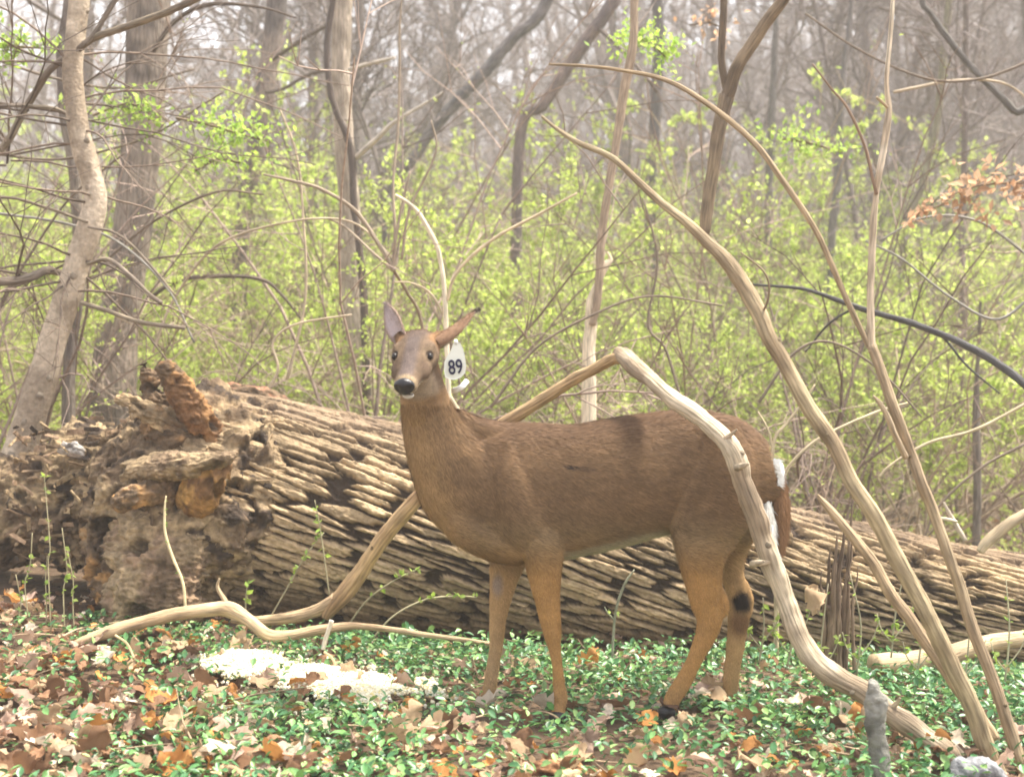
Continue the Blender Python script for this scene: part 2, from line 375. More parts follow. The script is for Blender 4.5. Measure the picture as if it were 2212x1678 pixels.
yy = 5.62-.36*np.sqrt(np.clip(1-((py-1100)/260)**2, .05, 1))-np.where(px < 330, .0, .07)+N.uniform(-.02, .06, n)
loc = np.stack([(px-CX)/F*yy, yy, CAMZ-(py-HY)/F*yy], -1)
base = np.array([tanw, brw, drk, pinkw, (.30, .21, .12)])[N.integers(0, 5, n)]*N.uniform(.6, 1.2, (n, 1))
scatter(flake_v, flake_f, loc, rotm(N.normal(0, .8, n), N.normal(1.2, .8, n), N.normal(.1, .9, n)), np.stack([N.uniform(.02, .10, n), N.uniform(.015, .05, n), N.uniform(.01, .04, n)], -1), base, geo)
o = link('bark_flakes', geo.mesh('bark_flakes', M['rot'], org, False), logt); o['kind'] = 'stuff'

# ------------------------------------------------------------------ limbs, saplings given as paths
def limb(geo, K, k=14, sub=8, col=(.4, .3, .2), col2=None, lump=.12, seed=0, caps=True, knots=0):
    """K rows: px, py, Y, half px"""
    C = np.array([np.append(at(a, b, c), d/F*c) for a, b, c, d in K]); C = spline(C, sub)
    P = C[:, :3]; r = np.maximum(C[:, 3], .0012)
    wob = (np.stack([fbm(P*4+seed+q*7, 2, seed+q) for q in range(3)], -1)-.5)
    P = P+wob*np.minimum(r.max()*1.0, .02)
    n0 = geo.n
    V = tube(geo, P, r, k, (0, 0, 0), caps=caps, lump=lump, seed=seed)
    c = np.array(col)*np.ones((len(V), 1))
    if col2 is not None:
        m = smooth01(.42, .60, fbm(V*[6, 6, 6]+seed, 3, seed+3))[:, None]; c = c*(1-m)+np.array(col2)*m
    c = c*(.8+.4*fbm(V*30, 2, seed+5)[:, None])
    geo.C[-1] = c
    return P, r
def part_limb(name, parent, origin, K, matn='limb', **kw):
    kn = kw.pop('knots', 0); big = kn >= 7 and matn == 'limb'
    gq = Geo(); P, r = limb(gq, K, **kw); o_ = link(name, gq.mesh(name, M[matn], origin), parent)
    col = np.array(kw['col'])
    for q in range(kn):
        i = int(N.integers(2, len(P)-3)); p = P[i]; d = N.normal(0, 1, 3); d[1] = -abs(d[1]); d /= np.linalg.norm(d); gk = Geo()
        tube(gk, np.array([p+d*r[i]*.5, p+d*r[i]*.95, p+d*r[i]*1.22]), [r[i]*.45, r[i]*.33, r[i]*.15], 8, col*.5, caps=True, lump=.25, seed=q)
        link('knot', gk.mesh('knot', M['rot'], origin), parent)
    if big:
        for kx, ky in ((1606, 1008), (1640, 1218)):
            p = at(kx, ky, 3.74); gk = Geo(); tube(gk, np.array([p+[-.014, .03, -.004], p+[0, 0, .004], p+[.012, -.018, .010]]), [.011, .008, .003], 9, col*.8, caps=True, lump=.5, seed=kx)
            link('knot', gk.mesh('knot', M['rot'], origin), parent)
    return o_

barkC = (.50, .40, .27); barkC2 = (.34, .245, .15); greyC = (.30, .25, .20); whiteC = (.66, .58, .46)
# the bent dead limb arching over the deer's rump
o0 = at(2041, 1625, 3.62)
t = thing('dead_limb', 'long bent dead limb arching up over the deer\'s rump and down behind its chest', 'branch', tuple(o0))
part_limb('limb_section', t, o0, [[2060, 1650, 3.60, 26], [2041, 1622, 3.62, 24], [1981, 1577, 3.66, 24], [1916, 1532, 3.7, 23], [1856, 1490, 3.72, 24], [1800, 1458, 3.74, 24], [1757, 1420, 3.76, 25], [1721, 1358, 3.78, 22], [1688, 1278, 3.8, 22], [1664, 1215, 3.8, 23], [1644, 1155, 3.8, 23], [1623, 1090, 3.8, 22], [1603, 1033, 3.8, 21], [1588, 985, 3.8, 23], [1566, 954, 3.82, 20], [1524, 914, 3.88, 19], [1467, 869, 3.95, 19], [1420, 832, 4.05, 17], [1380, 797, 4.15, 19], [1352, 770, 4.25, 20], [1338, 760, 4.3, 14]],
          col=(.54, .44, .31), col2=(.30, .225, .15), lump=.24, seed=4, k=20, knots=7)
part_limb('limb_section', t, o0, [[1350, 775, 4.24, 15], [1325, 776, 4.3, 13], [1290, 793, 4.36, 12], [1220, 830, 4.45, 13], [1150, 873, 4.5, 14], [1080, 918, 4.55, 15], [1000, 985, 4.62, 16], [925, 1050, 4.68, 16], [870, 1112, 4.72, 17], [820, 1175, 4.76, 17], [775, 1238, 4.8, 18], [735, 1290, 4.82, 19], [712, 1318, 4.83, 13], [703, 1332, 4.83, 8]],
          col=(.44, .30, .16), col2=(.30, .19, .10), lump=.16, seed=9, k=18, knots=2)
for a_, b_, c_, dx, dy in ((1566, 946, 3.8, 22, -14), (1660, 1212, 3.78, -18, 8), (1930, 1525, 3.68, 12, -14)):
    part_limb('twig_stub', t, o0, [[a_, b_, c_, 7], [a_+dx*.7, b_+dy*.7, c_-.01, 4.5], [a_+dx*1.2, b_+dy*1.3, c_-.02, 2.5]], col=(.40, .31, .21), seed=a_, k=7, lump=.35)
part_limb('side_branch', t, o0, [[725, 1296, 4.82, 14], [690, 1318, 4.84, 14], [640, 1332, 4.86, 13], [590, 1338, 4.88, 12], [540, 1340, 4.9, 10], [500, 1338, 4.9, 7]], col=(.50, .36, .21), col2=(.40, .28, .17), seed=13, k=12)
o0 = at(490, 1325, 4.72)
t = thing('ground_branch', 'crooked tan branch lying along the ground in front of the root end', 'branch', tuple(o0))
part_limb('limb_section', t, o0, [[160, 1392, 4.6, 9], [232, 1366, 4.62, 14], [300, 1345, 4.65, 14], [370, 1328, 4.68, 14], [440, 1320, 4.7, 15], [492, 1318, 4.72, 18], [535, 1340, 4.7, 14], [580, 1372, 4.66, 13], [630, 1370, 4.66, 11], [690, 1358, 4.68, 11], [745, 1352, 4.7, 9], [800, 1356, 4.72, 7], [900, 1368, 4.72, 6], [1060, 1389, 4.7, 5]], col=(.52, .38, .23), col2=(.42, .29, .17), seed=17, k=14, knots=4)
part_limb('side_branch', t, o0, [[492, 1318, 4.72, 8], [486, 1300, 4.72, 6], [470, 1270, 4.73, 4], [474, 1250, 4.73, 2]], col=(.48, .36, .22), seed=18, k=8)
t2 = []
def single(name, label, cat, K, group=None, matn='limb', **kw):
    o0 = at(*K[len(K)//2][:3]); gq = Geo(); limb(gq, K, **kw); o = link(name, gq.mesh(name, M[matn], o0)); o.location = o0
    return tag(o, label, cat, group)
single('stick', 'pale peeled stick poking up out of the leaves behind the corn', 'stick', [[698, 1402, 4.5, 5], [706, 1372, 4.5, 5], [716, 1340, 4.5, 5]], col=(.70, .62, .50), k=8, seed=2)
single('stick', 'thin stick curving over the curled brown leaf beside the corn', 'stick', [[700, 1408, 4.42, 3], [716, 1420, 4.4, 3], [724, 1440, 4.38, 4], [718, 1470, 4.36, 3]], col=(.50, .36, .20), k=6, seed=3)
single('stick', 'short tan twig lying among periwinkle near the ground branch', 'stick', [[250, 1372, 4.3, 3], [275, 1390, 4.25, 3], [290, 1420, 4.2, 2.5]], col=(.55, .42, .22), k=6, seed=5)

# saplings on the right: two arching stems from one stool, the leaning stub
o0 = at(2140, 1640, 3.6); o0[2] = ground_z(o0[0], o0[1])
t = thing('arching_sapling', 'leaning ridged sapling stem arching up over the limb and deer\'s rump', 'sapling', tuple(o0))
part_limb('stem', t, o0, [[2170, 1700, 3.62, 20], [2131, 1610, 3.6, 20], [2106, 1535, 3.58, 20], [2056, 1435, 3.56, 19], [2006, 1335, 3.54, 19], [1975, 1275, 3.54, 18], [1931, 1192, 3.54, 18], [1888, 1113, 3.54, 18], [1841, 1041, 3.55, 17], [1802, 965, 3.56, 17], [1751, 889, 3.58, 17], [1701, 806, 3.6, 17], [1661, 734, 3.62, 17], [1640, 680, 3.64, 18], [1602, 614, 3.67, 18], [1565, 562, 3.7, 16], [1524, 520, 3.74, 13], [1480, 478, 3.78, 11], [1431, 441, 3.82, 9], [1377, 392, 3.88, 8], [1317, 343, 3.95, 7], [1247, 311, 4.02, 6], [1205, 280, 4.08, 4.5], [1173, 252, 4.12, 3]], col=(.40, .315, .19), col2=(.27, .20, .12), lump=.10, seed=23, k=18, knots=3)
part_limb('twig', t, o0, [[1640, 690, 3.64, 3], [1660, 640, 3.6, 2.5], [1652, 590, 3.58, 2], [1600, 545, 3.6, 1.5]], col=(.25, .18, .12), seed=24, k=6)
o0 = at(2212, 1660, 3.62); o0[2] = ground_z(o0[0], o0[1])
t = thing('forked_sapling', 'slim sapling forking into a pale upright stem and a long arching one', 'sapling', tuple(o0))
part_limb('stem', t, o0, [[2230, 1720, 3.62, 16], [2212, 1660, 3.62, 15], [2186, 1585, 3.64, 14], [2146, 1460, 3.66, 13], [2106, 1360, 3.68, 13], [2075, 1275, 3.7, 13], [2051, 1210, 3.7, 12], [2014, 1102, 3.72, 12], [1989, 1041, 3.72, 12], [1967, 979, 3.74, 11], [1942, 907, 3.74, 12], [1913, 824, 3.76, 11], [1886, 752, 3.78, 11]], col=(.38, .29, .18), col2=(.29, .215, .135), seed=27, k=14, knots=2)
part_limb('branch', t, o0, [[1886, 760, 3.78, 9], [1884, 700, 3.8, 8], [1883, 603, 3.82, 8], [1886, 487, 3.84, 8], [1892, 420, 3.85, 6], [1897, 380, 3.85, 7], [1909, 318, 3.86, 8], [1919, 240, 3.87, 7], [1915, 180, 3.88, 5], [1922, 93, 3.9, 5], [1928, 0, 3.92, 4.5], [1930, -60, 3.93, 4]], col=(.66, .56, .42), col2=(.46, .36, .25), seed=29, k=12)['label'] = 'pale peeling upright branch'
part_limb('branch', t, o0, [[1886, 755, 3.78, 8], [1872, 738, 3.79, 6.5], [1830, 654, 3.8, 6.5], [1793, 565, 3.8, 6.5], [1756, 487, 3.8, 6.5], [1691, 389, 3.82, 6.5], [1626, 306, 3.85, 6.5], [1533, 227, 3.9, 6], [1440, 174, 3.95, 5], [1348, 153, 4, 4], [1270, 142, 4.05, 3.5], [1187, 139, 4.1, 2.5]], col=(.30, .225, .14), col2=(.38, .28, .17), seed=31, k=12)['label'] = 'long brown branch arching overhead'
part_limb('twig', t, o0, [[1893, 420, 3.84, 4], [1884, 385, 3.83, 3.6], [1867, 315, 3.82, 3.6], [1830, 232, 3.82, 3], [1795, 190, 3.82, 2.5], [1756, 139, 3.82, 1.8]], col=(.28, .19, .13), seed=33, k=8)
part_limb('twig', t, o0, [[1919, 235, 3.87, 4], [1905, 222, 3.85, 3.5], [1894, 212, 3.83, 3]], col=(.50, .38, .25), seed=34, k=8)
part_limb('broken_branch', t, o0, [[1955, 985, 3.72, 7], [1931, 936, 3.68, 7], [1913, 893, 3.66, 6.5], [1898, 868, 3.65, 5], [1886, 855, 3.64, 2]], col=(.46, .36, .24), seed=35, k=10)
single('leaning_stub', 'leaning broken stub crossing behind the two sapling stems, its tip snapped off', 'stub', [[2150, 1600, 3.68, 15], [2110, 1540, 3.7, 15], [2050, 1460, 3.74, 14], [1967, 1339, 3.78, 14], [1924, 1286, 3.8, 13], [1881, 1214, 3.82, 12], [1838, 1156, 3.84, 11], [1794, 1102, 3.86, 9], [1774, 1080, 3.87, 6], [1765, 1068, 3.87, 2]], col=(.42, .31, .19), col2=(.32, .23, .14), seed=37, k=14, knots=1)
# grey post-like stub near the camera and grey broken wood beside it
t0_ = at(1905, 1600, 3.30); gz = float(ground_z(t0_[0], t0_[1]))
single('broken_sapling', 'grey lichened stub of a snapped sapling standing in front of the limb', 'stub', [[1910, 1780, 3.3, 24], [1908, 1690, 3.3, 22], [1902, 1600, 3.3, 21], [1900, 1540, 3.3, 21], [1893, 1500, 3.3, 19], [1888, 1475, 3.3, 12], [1886, 1466, 3.3, 3]], col=(.27, .26, .225), col2=(.09, .09, .075), lump=.5, seed=39, k=22, matn='rot')
single('broken_wood', 'lump of weathered grey wood at the foot of the saplings', 'wood', [[2050, 1690, 3.42, 22], [2085, 1668, 3.42, 30], [2115, 1655, 3.42, 30], [2150, 1672, 3.42, 22], [2170, 1690, 3.42, 10]], col=(.24, .24, .25), col2=(.13, .125, .12), lump=.7, seed=41, k=24, matn='rot')
# far right: pale cut log pieces
single('small_log', 'short pale log lying on the ground beyond the sapling stems', 'log', [[1888, 1432, 4.6, 23], [1960, 1430, 4.65, 23], [2040, 1420, 4.7, 22], [2100, 1400, 4.75, 20], [2160, 1385, 4.8, 18], [2260, 1368, 4.85, 17]], col=(.50, .38, .23), col2=(.36, .26, .16), lump=.18, seed=43, k=20, knots=2)
single('bare_branch', 'thick pale bare branch rising past the thin end of the fallen log', 'branch', [[2118, 1192, 5.2, 9], [2132, 1172, 5.2, 12], [2158, 1149, 5.2, 12], [2212, 1113, 5.2, 12], [2290, 1070, 5.2, 12]], col=(.58, .46, .30), col2=(.44, .34, .22), seed=45, k=14)
single('stick', 'bleached stick leaning on the log top beside the slim sapling', 'stick', [[2086, 1167, 5.3, 5], [2062, 1125, 5.3, 5], [2050, 1105, 5.3, 4], [2039, 1084, 5.3, 2]], col=(.60, .50, .40), k=8, seed=46)
single('stick', 'short bleached stick lying level on the log top beside the slim sapling', 'stick', [[2018, 1119, 5.28, 4], [2045, 1120, 5.28, 4], [2068, 1126, 5.28, 3]], col=(.62, .52, .38), k=8, seed=47)
# splintered reddish stump in front of the log
t = thing('splintered_stump', 'splintered reddish brown stump in front of the log beside the limb', 'stump', tuple(at(1805, 1340, 4.5)))
for i, (xa, xb, yt, hw) in enumerate([(1788, 1790, 1190, 7), (1798, 1806, 1160, 8), (1812, 1822, 1148, 8), (1830, 1840, 1085, 6), (1822, 1836, 1180, 7), (1780, 1772, 1240, 6), (1806, 1812, 1210, 9), (1842, 1852, 1230, 5), (1795, 1786, 1290, 10), (1820, 1828, 1300, 11)]):
    Ys = 4.5+R.uniform(-.04, .04)
    part_limb('splinter', t, at(1805, 1340, 4.5), [[xa+R.uniform(-6, 6), 1470, Ys, hw*.9], [xa, 1340, Ys, hw*.8], [(xa+xb)/2+R.uniform(-4, 4), (yt+1340)/2, Ys, hw*.7], [xb, yt+25, Ys, hw*.4], [xb+2, yt-8, Ys, 1]], col=(.25, .175, .12), col2=(.14, .095, .065), lump=.6, seed=50+i, k=9)

# curved thin stems behind the deer
def tagged_limbs(name, label, cat, rows, col, cols2=None, matn='limb', group=None, partname='stem', k=8, lump=.12, seed=60):
    o0 = at(*rows[0][0][:3]); t = thing(name, label, cat, tuple(o0), group)
    for i, K in enumerate(rows):
        c = col[i] if isinstance(col[0], tuple) else col
        part_limb(partname, t, o0, K, matn=matn, col=c, col2=cols2, k=k, lump=lump, seed=seed+i*3)
    return t
tagged_limbs('bare_shrub', 'bare shrub fanning thin brown stems above the deer\'s ears', 'shrub', [
    [[955, 1290, 6.9, 6], [930, 900, 6.9, 4.5], [909, 695, 6.8, 3.8], [880, 630, 6.6, 3.6], [849, 580, 6.4, 3.8]],
    [[849, 584, 6.4, 5], [844, 570, 6.4, 5], [775, 463, 6.4, 4.5], [700, 412, 6.35, 4], [640, 392, 6.3, 3.5], [570, 378, 6.3, 2.5]],
    [[849, 584, 6.4, 4], [853, 500, 6.4, 3.5], [849, 394, 6.45, 3], [860, 250, 6.5, 3], [863, 100, 6.5, 2.5], [868, -20, 6.5, 2]],
    [[849, 582, 6.4, 4], [855, 520, 6.38, 3.5], [870, 440, 6.38, 3], [886, 371, 6.38, 2.5]],
    [[700, 470, 6.6, 2], [745, 490, 6.6, 2.5], [800, 540, 6.5, 3], [849, 584, 6.4, 4]],
    [[868, 560, 6.4, 3], [886, 450, 6.4, 3], [941, 330, 6.4, 2.5], [932, 260, 6.4, 1.6]]], (.33, .26, .19), k=8)
tagged_limbs('bare_shrub', 'bone white curved stem with straight tan side shoot rising behind the deer\'s head', 'shrub', [
    [[985, 1300, 6.2, 8], [980, 1000, 6.2, 6], [968, 850, 6.2, 6], [965, 695, 6.2, 5.5], [951, 556, 6.2, 5], [914, 473, 6.2, 5], [885, 440, 6.2, 4], [856, 422, 6.2, 3]],
    [[967, 650, 6.2, 3.5], [985, 595, 6.18, 3.5], [1030, 545, 6.16, 3.5], [1085, 505, 6.14, 3.5], [1170, 460, 6.1, 3], [1247, 417, 6.05, 2.5]],
    [[965, 690, 6.2, 3.5], [930, 635, 6.2, 3], [890, 612, 6.2, 2], [850, 610, 6.2, 1.4]],
    [[968, 850, 6.2, 4], [1000, 900, 6.2, 4], [1016, 925, 6.2, 4]]], [(.72, .62, .46), (.60, .48, .32), (.55, .44, .30), (.60, .50, .34)], seed=70)
tagged_limbs('snag', 'snapped white barked snag with a splintered top and brown stem leaning from it', 'snag', [
    [[1274, 1290, 7.0, 19], [1272, 1060, 7.0, 17], [1271, 910, 7.0, 16], [1271, 778, 7.0, 15], [1277, 700, 7.0, 13], [1276, 650, 7.0, 10], [1290, 610, 7.0, 7], [1305, 575, 7.0, 9], [1318, 562, 7.0, 5], [1312, 545, 7.0, 2]],
    [[1280, 700, 6.95, 8], [1289, 649, 6.95, 9], [1298, 533, 6.95, 9], [1312, 417, 6.95, 9], [1331, 297, 6.95, 9], [1342, 241, 6.95, 10], [1358, 140, 6.95, 10], [1368, 60, 6.95, 9], [1372, -30, 6.95, 9]]], [(.74, .62, .45), (.36, .27, .19)], seed=80, k=14)
tagged_limbs('snapped_treetop', 'brown ridged forked treetop hanging snapped off above the arching saplings', 'tree', [
    [[1520, 520, 5.9, 3], [1522, 505, 5.9, 10], [1525, 487, 5.9, 13], [1533, 417, 5.9, 14], [1552, 287, 5.9, 15], [1570, 209, 5.9, 17]],
    [[1570, 215, 5.9, 14], [1598, 139, 5.85, 14], [1649, 60, 5.8, 13], [1691, 0, 5.75, 13], [1740, -70, 5.7, 12]],
    [[1572, 215, 5.9, 9], [1560, 160, 5.88, 8], [1556, 110, 5.87, 8], [1563, 0, 5.85, 8], [1566, -60, 5.85, 7]]], [(.25, .185, .115), (.27, .20, .13), (.13, .095, .07)], (.15, .11, .075), seed=90, k=16, partname='stem')
tagged_limbs('bowed_branch', 'long black bowed branch sweeping down behind the saplings', 'branch', [
    [[1626, 614, 6.2, 2.5], [1742, 626, 6.1, 4], [1848, 663, 6.0, 6], [1974, 700, 5.9, 7], [2071, 742, 5.8, 8], [2136, 774, 5.7, 9], [2230, 845, 5.6, 9], [2330, 960, 5.5, 10], [2420, 1180, 5.4, 11]],
    [[1974, 700, 5.9, 4], [2030, 720, 5.9, 3], [2090, 790, 5.9, 2.5], [2160, 850, 5.9, 1.5]],
    [[1848, 663, 6.0, 3], [1790, 700, 6.1, 2.5], [1740, 760, 6.2, 1.5]]], (.075, .07, .07), seed=100, k=10)
tagged_limbs('bare_shrub', 'pale twigs fanning out just behind the deer\'s white rump patch', 'shrub', [
    [[1680, 1440, 5.0, 6], [1672, 1120, 5.0, 4], [1670, 968, 5.0, 4], [1700, 915, 5.0, 3.5], [1733, 872, 5.0, 3], [1760, 830, 5.0, 2]],
    [[1670, 975, 5.0, 3], [1660, 930, 5.0, 2.5], [1637, 889, 5.0, 1.6]],
    [[1685, 1060, 5.0, 4], [1708, 1002, 5.0, 3.5], [1776, 943, 5.0, 3.5], [1895, 889, 5.05, 3], [1960, 870, 5.1, 2]],
    [[1900, 1030, 5.2, 3], [1924, 1005, 5.2, 3], [2003, 958, 5.2, 3.5], [2104, 929, 5.2, 3.5], [2230, 865, 5.2, 3.5]]], (.52, .42, .27), seed=110, k=8)

# ------------------------------------------------------------------ trees on the left
o0 = at(50, 1000, 6.1)
t = thing('crooked_tree', 'pale knotty crooked tree leaning behind the rotten root end', 'tree', tuple(o0))
part_limb('trunk', t, o0, [[10, 1240, 6.05, 36], [25, 1040, 6.1, 34], [50, 950, 6.1, 33], [85, 840, 6.1, 31], [115, 740, 6.1, 29], [145, 640, 6.1, 28], [170, 560, 6.1, 27], [195, 490, 6.1, 27], [207, 430, 6.1, 25], [193, 365, 6.1, 24], [174, 290, 6.1, 23], [163, 210, 6.1, 22], [158, 140, 6.1, 21], [165, 60, 6.1, 21], [172, 0, 6.1, 22], [178, -80, 6.1, 21]], matn='bark', col=(.54, .44, .33), col2=(.32, .25, .18), lump=.09, seed=5, k=26, knots=16)
for i, K in enumerate([[[158, 118, 6.1, 7], [215, 75, 6.0, 8], [300, 48, 5.9, 8], [400, 10, 5.8, 8], [470, -30, 5.7, 7]],
                       [[150, 120, 6.15, 7], [100, 160, 6.2, 8], [60, 225, 6.3, 8], [20, 300, 6.3, 8], [-20, 350, 6.3, 8]],
                       [[185, 95, 6.0, 5], [205, 70, 6.0, 6], [230, 30, 6.0, 6], [262, -20, 6.0, 6]],
                       [[140, 590, 6.15, 7], [100, 583, 6.1, 9], [60, 598, 6.0, 10], [0, 606, 5.9, 10], [-60, 600, 5.8, 10]],
                       [[190, 570, 6.0, 4], [235, 562, 5.9, 5], [280, 595, 5.8, 5], [320, 635, 5.8, 5], [350, 655, 5.8, 5]],
                       [[175, 655, 6.0, 5], [220, 668, 5.9, 5], [300, 695, 5.8, 5], [400, 708, 5.8, 4.5]],
                       [[165, 260, 6.2, 4], [120, 235, 6.2, 4], [50, 228, 6.2, 4], [-20, 230, 6.2, 4]],
                       [[190, 480, 6.0, 3.5], [120, 455, 6.0, 3.5], [40, 430, 5.9, 3.5], [-20, 425, 5.9, 3]],
                       [[190, 490, 6.0, 3], [260, 510, 6.0, 3], [330, 580, 6.0, 3], [380, 640, 6.0, 2]]]):
    part_limb('branch', t, o0, K, col=(.19, .15, .115), col2=(.25, .2, .14), seed=120+i, k=9, lump=.15)
def twig_mass(parent, origin, starts, n_, L0, L1, bend, col, name='twigs'):
    gg = Geo()
    for _ in range(n_):
        a_, b_, c_ = starts[int(N.integers(0, len(starts)))]; p = at(a_+N.normal(0, 4), b_+N.normal(0, 12), c_)
        d = unit(N.normal(0, 1, 3)*[1, .8, .35]+[0, -.2, .15]); L = N.uniform(L0, L1); c = np.array(col)*N.uniform(.7, 1.5)
        P_ = grow(gg, p, d, L, .006, .002, 9, 4, np.array(bend)*N.uniform(.2, 1.4), .10, c)
        for m_ in range(6):
            e = int(N.integers(2, 9)); d2 = unit(unit(P_[e+1 if e < 9 else 9]-P_[e-1])+N.normal(0, .55, 3)); P2 = grow(gg, P_[e], d2, L*N.uniform(.15, .4), .003, .0014, 5, 3, np.array(bend)*.5, .12, c)
            grow(gg, P2[2], unit(unit(P2[3]-P2[1])+N.normal(0, .5, 3)), L*.12, .002, .001, 3, 3, np.zeros(3), .12, c)
    return link(name, gg.mesh(name, M['twig'], origin), parent)
twig_mass(t, o0, [(160, 140, 6.1), (170, 280, 6.1), (200, 430, 6.1), (170, 560, 6.1), (60, 225, 6.3), (40, 600, 5.95), (150, 620, 6.1), (140, 230, 6.4), (20, 340, 6.4)], 46, .5, 1.5, (0, 0, -.5), (.14, .105, .08))
def big_tree(label, K, matn='trunk', col=(.3, .25, .2), col2=None, extra=(), k=22, lump=.08, seed=1, name='tree', ec=(.12, .09, .07), ext=True):
    Kf = [list(r) for r in K]
    b = at(*Kf[0][:3]); gzz = float(ground_z(b[0], b[1]))
    py = HY+(CAMZ-gzz)*F/b[1]+15
    if py > Kf[0][1]: Kf = [[Kf[0][0], py, Kf[0][2], Kf[0][3]*1.15]]+Kf
    a, c = Kf[-2], Kf[-1]                        # carry on upward out of the frame
    for q in range(1, 4 if ext else 1): Kf.append([c[0]+(c[0]-a[0])*.6*q+R.uniform(-8, 8), c[1]-250*q, c[2], c[3]*(1-.2*q)])
    o0 = at(Kf[0][0], py, b[1]); t = thing(name, label, 'tree', tuple(o0))
    part_limb('trunk', t, o0, Kf, matn=matn, col=col, col2=col2, lump=lump, seed=seed, k=k, caps=False)
    for i, e in enumerate(extra): part_limb('branch', t, o0, e, col=ec if not (len(e[0]) > 4) else whiteC, seed=seed+7*i+2, k=8, lump=.15)
    return t
big_tree('broad grey furrowed trunk standing behind the pale crooked tree', [[245, 850, 8.6, 50], [258, 690, 8.6, 43], [280, 540, 8.6, 42], [296, 400, 8.6, 41], [308, 260, 8.6, 43], [317, 120, 8.6, 44], [322, 0, 8.6, 45]], col=(.27, .22, .175), col2=(.14, .115, .095), lump=.05, seed=3, k=40,
         extra=[[[330, 110, 8.5, 5], [380, 45, 8.4, 5], [450, 10, 8.3, 5], [560, 15, 8.2, 3], [640, 40, 8.1, 2]], [[330, 640, 8.2, 4], [380, 608, 8.1, 5], [450, 597, 8, 4.5], [560, 602, 8, 4], [610, 640, 8, 3], [650, 690, 8, 2.5]]])
big_tree('dark patchy trunk standing between broad grey trunk and vine-clad one', [[515, 640, 13, 16], [528, 463, 13, 17], [546, 370, 13, 19], [560, 278, 13, 20], [580, 139, 13, 21], [598, 0, 13, 22]], col=(.13, .11, .10), col2=(.27, .215, .18), lump=.2, seed=7, k=24,
         extra=[[[590, 130, 12.8, 4], [640, 95, 12.6, 5], [690, 65, 12.5, 4], [740, 40, 12.4, 2]], [[575, 200, 12.8, 4], [616, 190, 12.4, 4], [660, 165, 12.3, 4], [705, 153, 12.2, 4], [853, 125, 12, 3]]])
vt = big_tree('straight buff trunk with a dark vine climbing its side', [[790, 850, 9.6, 26], [762, 650, 9.6, 25], [756, 463, 9.6, 23], [742, 280, 9.6, 21], [736, 150, 9.6, 20], [740, 0, 9.6, 21]], col=(.42, .345, .27), col2=(.32, .26, .20), lump=.06, seed=9, k=26,
         extra=[[[760, 350, 9.4, 4, 1], [775, 335, 9.3, 6, 1], [815, 300, 9.2, 6, 1], [862, 258, 9.1, 4, 1], [900, 215, 9, 2, 1]][:5] and [[760, 350, 9.4, 4], [775, 335, 9.3, 6], [815, 300, 9.2, 6], [862, 258, 9.1, 4], [960, 200, 9, 2]], [[755, 150, 9.5, 4], [800, 138, 9.4, 4.5], [853, 125, 9.2, 3]]], ec=(.55, .48, .40))
o0v = vt.location
part_limb('vine', vt, np.array(o0v), [[795, 900, 9.3, 9], [788, 741, 9.3, 9], [783, 626, 9.3, 9], [774, 510, 9.3, 8], [765, 440, 9.3, 8], [757, 324, 9.3, 8], [722, 230, 9.3, 7], [710, 160, 9.3, 7], [709, 70, 9.3, 7], [722, 0, 9.3, 7], [720, -60, 9.3, 7]], col=(.11, .085, .07), seed=131, k=10, lump=.3)
big_tree('dark slanting trunk leaning across the sky gap above the deer', [[840, 460, 15, 11], [900, 334, 15, 12], [937, 278, 15, 12], [1006, 199, 15, 13], [1053, 148, 15, 13], [1108, 83, 15, 13], [1182, 0, 15, 13]], col=(.16, .15, .145), col2=(.24, .21, .2), lump=.15, seed=15, k=14)
big_tree('reddish brown leaning trunk near the snag top', [[1120, 330, 14, 12], [1178, 222, 14, 13], [1247, 116, 14, 14], [1308, 28, 14, 14], [1330, -30, 14, 14]], col=(.22, .165, .14), col2=(.15, .12, .11), lump=.12, seed=17, k=14,
         extra=[[[1290, 60, 14, 5], [1335, 100, 13.6, 5], [1390, 160, 13, 4], [1420, 200, 13, 3]]])
big_tree('dark upright trunk beside the snag top', [[1405, 420, 17, 12], [1412, 300, 17, 12], [1418, 200, 17, 13], [1424, 80, 17, 12], [1420, 0, 17, 12]], col=(.13, .115, .11), lump=.12, seed=19, k=12)
big_tree('shadowy companion trunk just behind the pale crooked tree', [[150, 800, 7.4, 14], [172, 600, 7.4, 13], [165, 420, 7.4, 13], [140, 230, 7.4, 13], [138, 100, 7.4, 14], [150, 0, 7.4, 14]], col=(.16, .13, .11), col2=(.24, .2, .16), lump=.15, seed=22, k=14)
big_tree('slim dark trunk between the forked treetop and slim sapling', [[1660, 480, 16, 8], [1665, 325, 16, 9], [1672, 140, 16, 7], [1676, 0, 16, 6]], col=(.2, .18, .165), seed=25, k=10)
big_tree('slim dark trunk close beside the pale upright sapling stem', [[1795, 560, 15, 9], [1803, 450, 15, 9], [1815, 320, 15, 9], [1822, 160, 15, 6], [1840, 0, 15, 5]], col=(.18, .16, .15), seed=26, k=10)
big_tree('slim leaning olive trunk beyond the pale upright sapling stem', [[1950, 560, 13, 8], [1990, 400, 13, 8], [2025, 260, 13, 8], [2040, 100, 13, 8], [2050, 0, 13, 8]], col=(.26, .235, .16), seed=28, k=10)
big_tree('crooked dark trunk leaning over the brown oak leaves', [[2260, 330, 9, 9], [2190, 240, 9, 8], [2130, 180, 9, 7], [2070, 110, 9, 7], [2010, 30, 9, 6], [1990, -20, 9, 6]], col=(.17, .155, .14), seed=32, k=10)
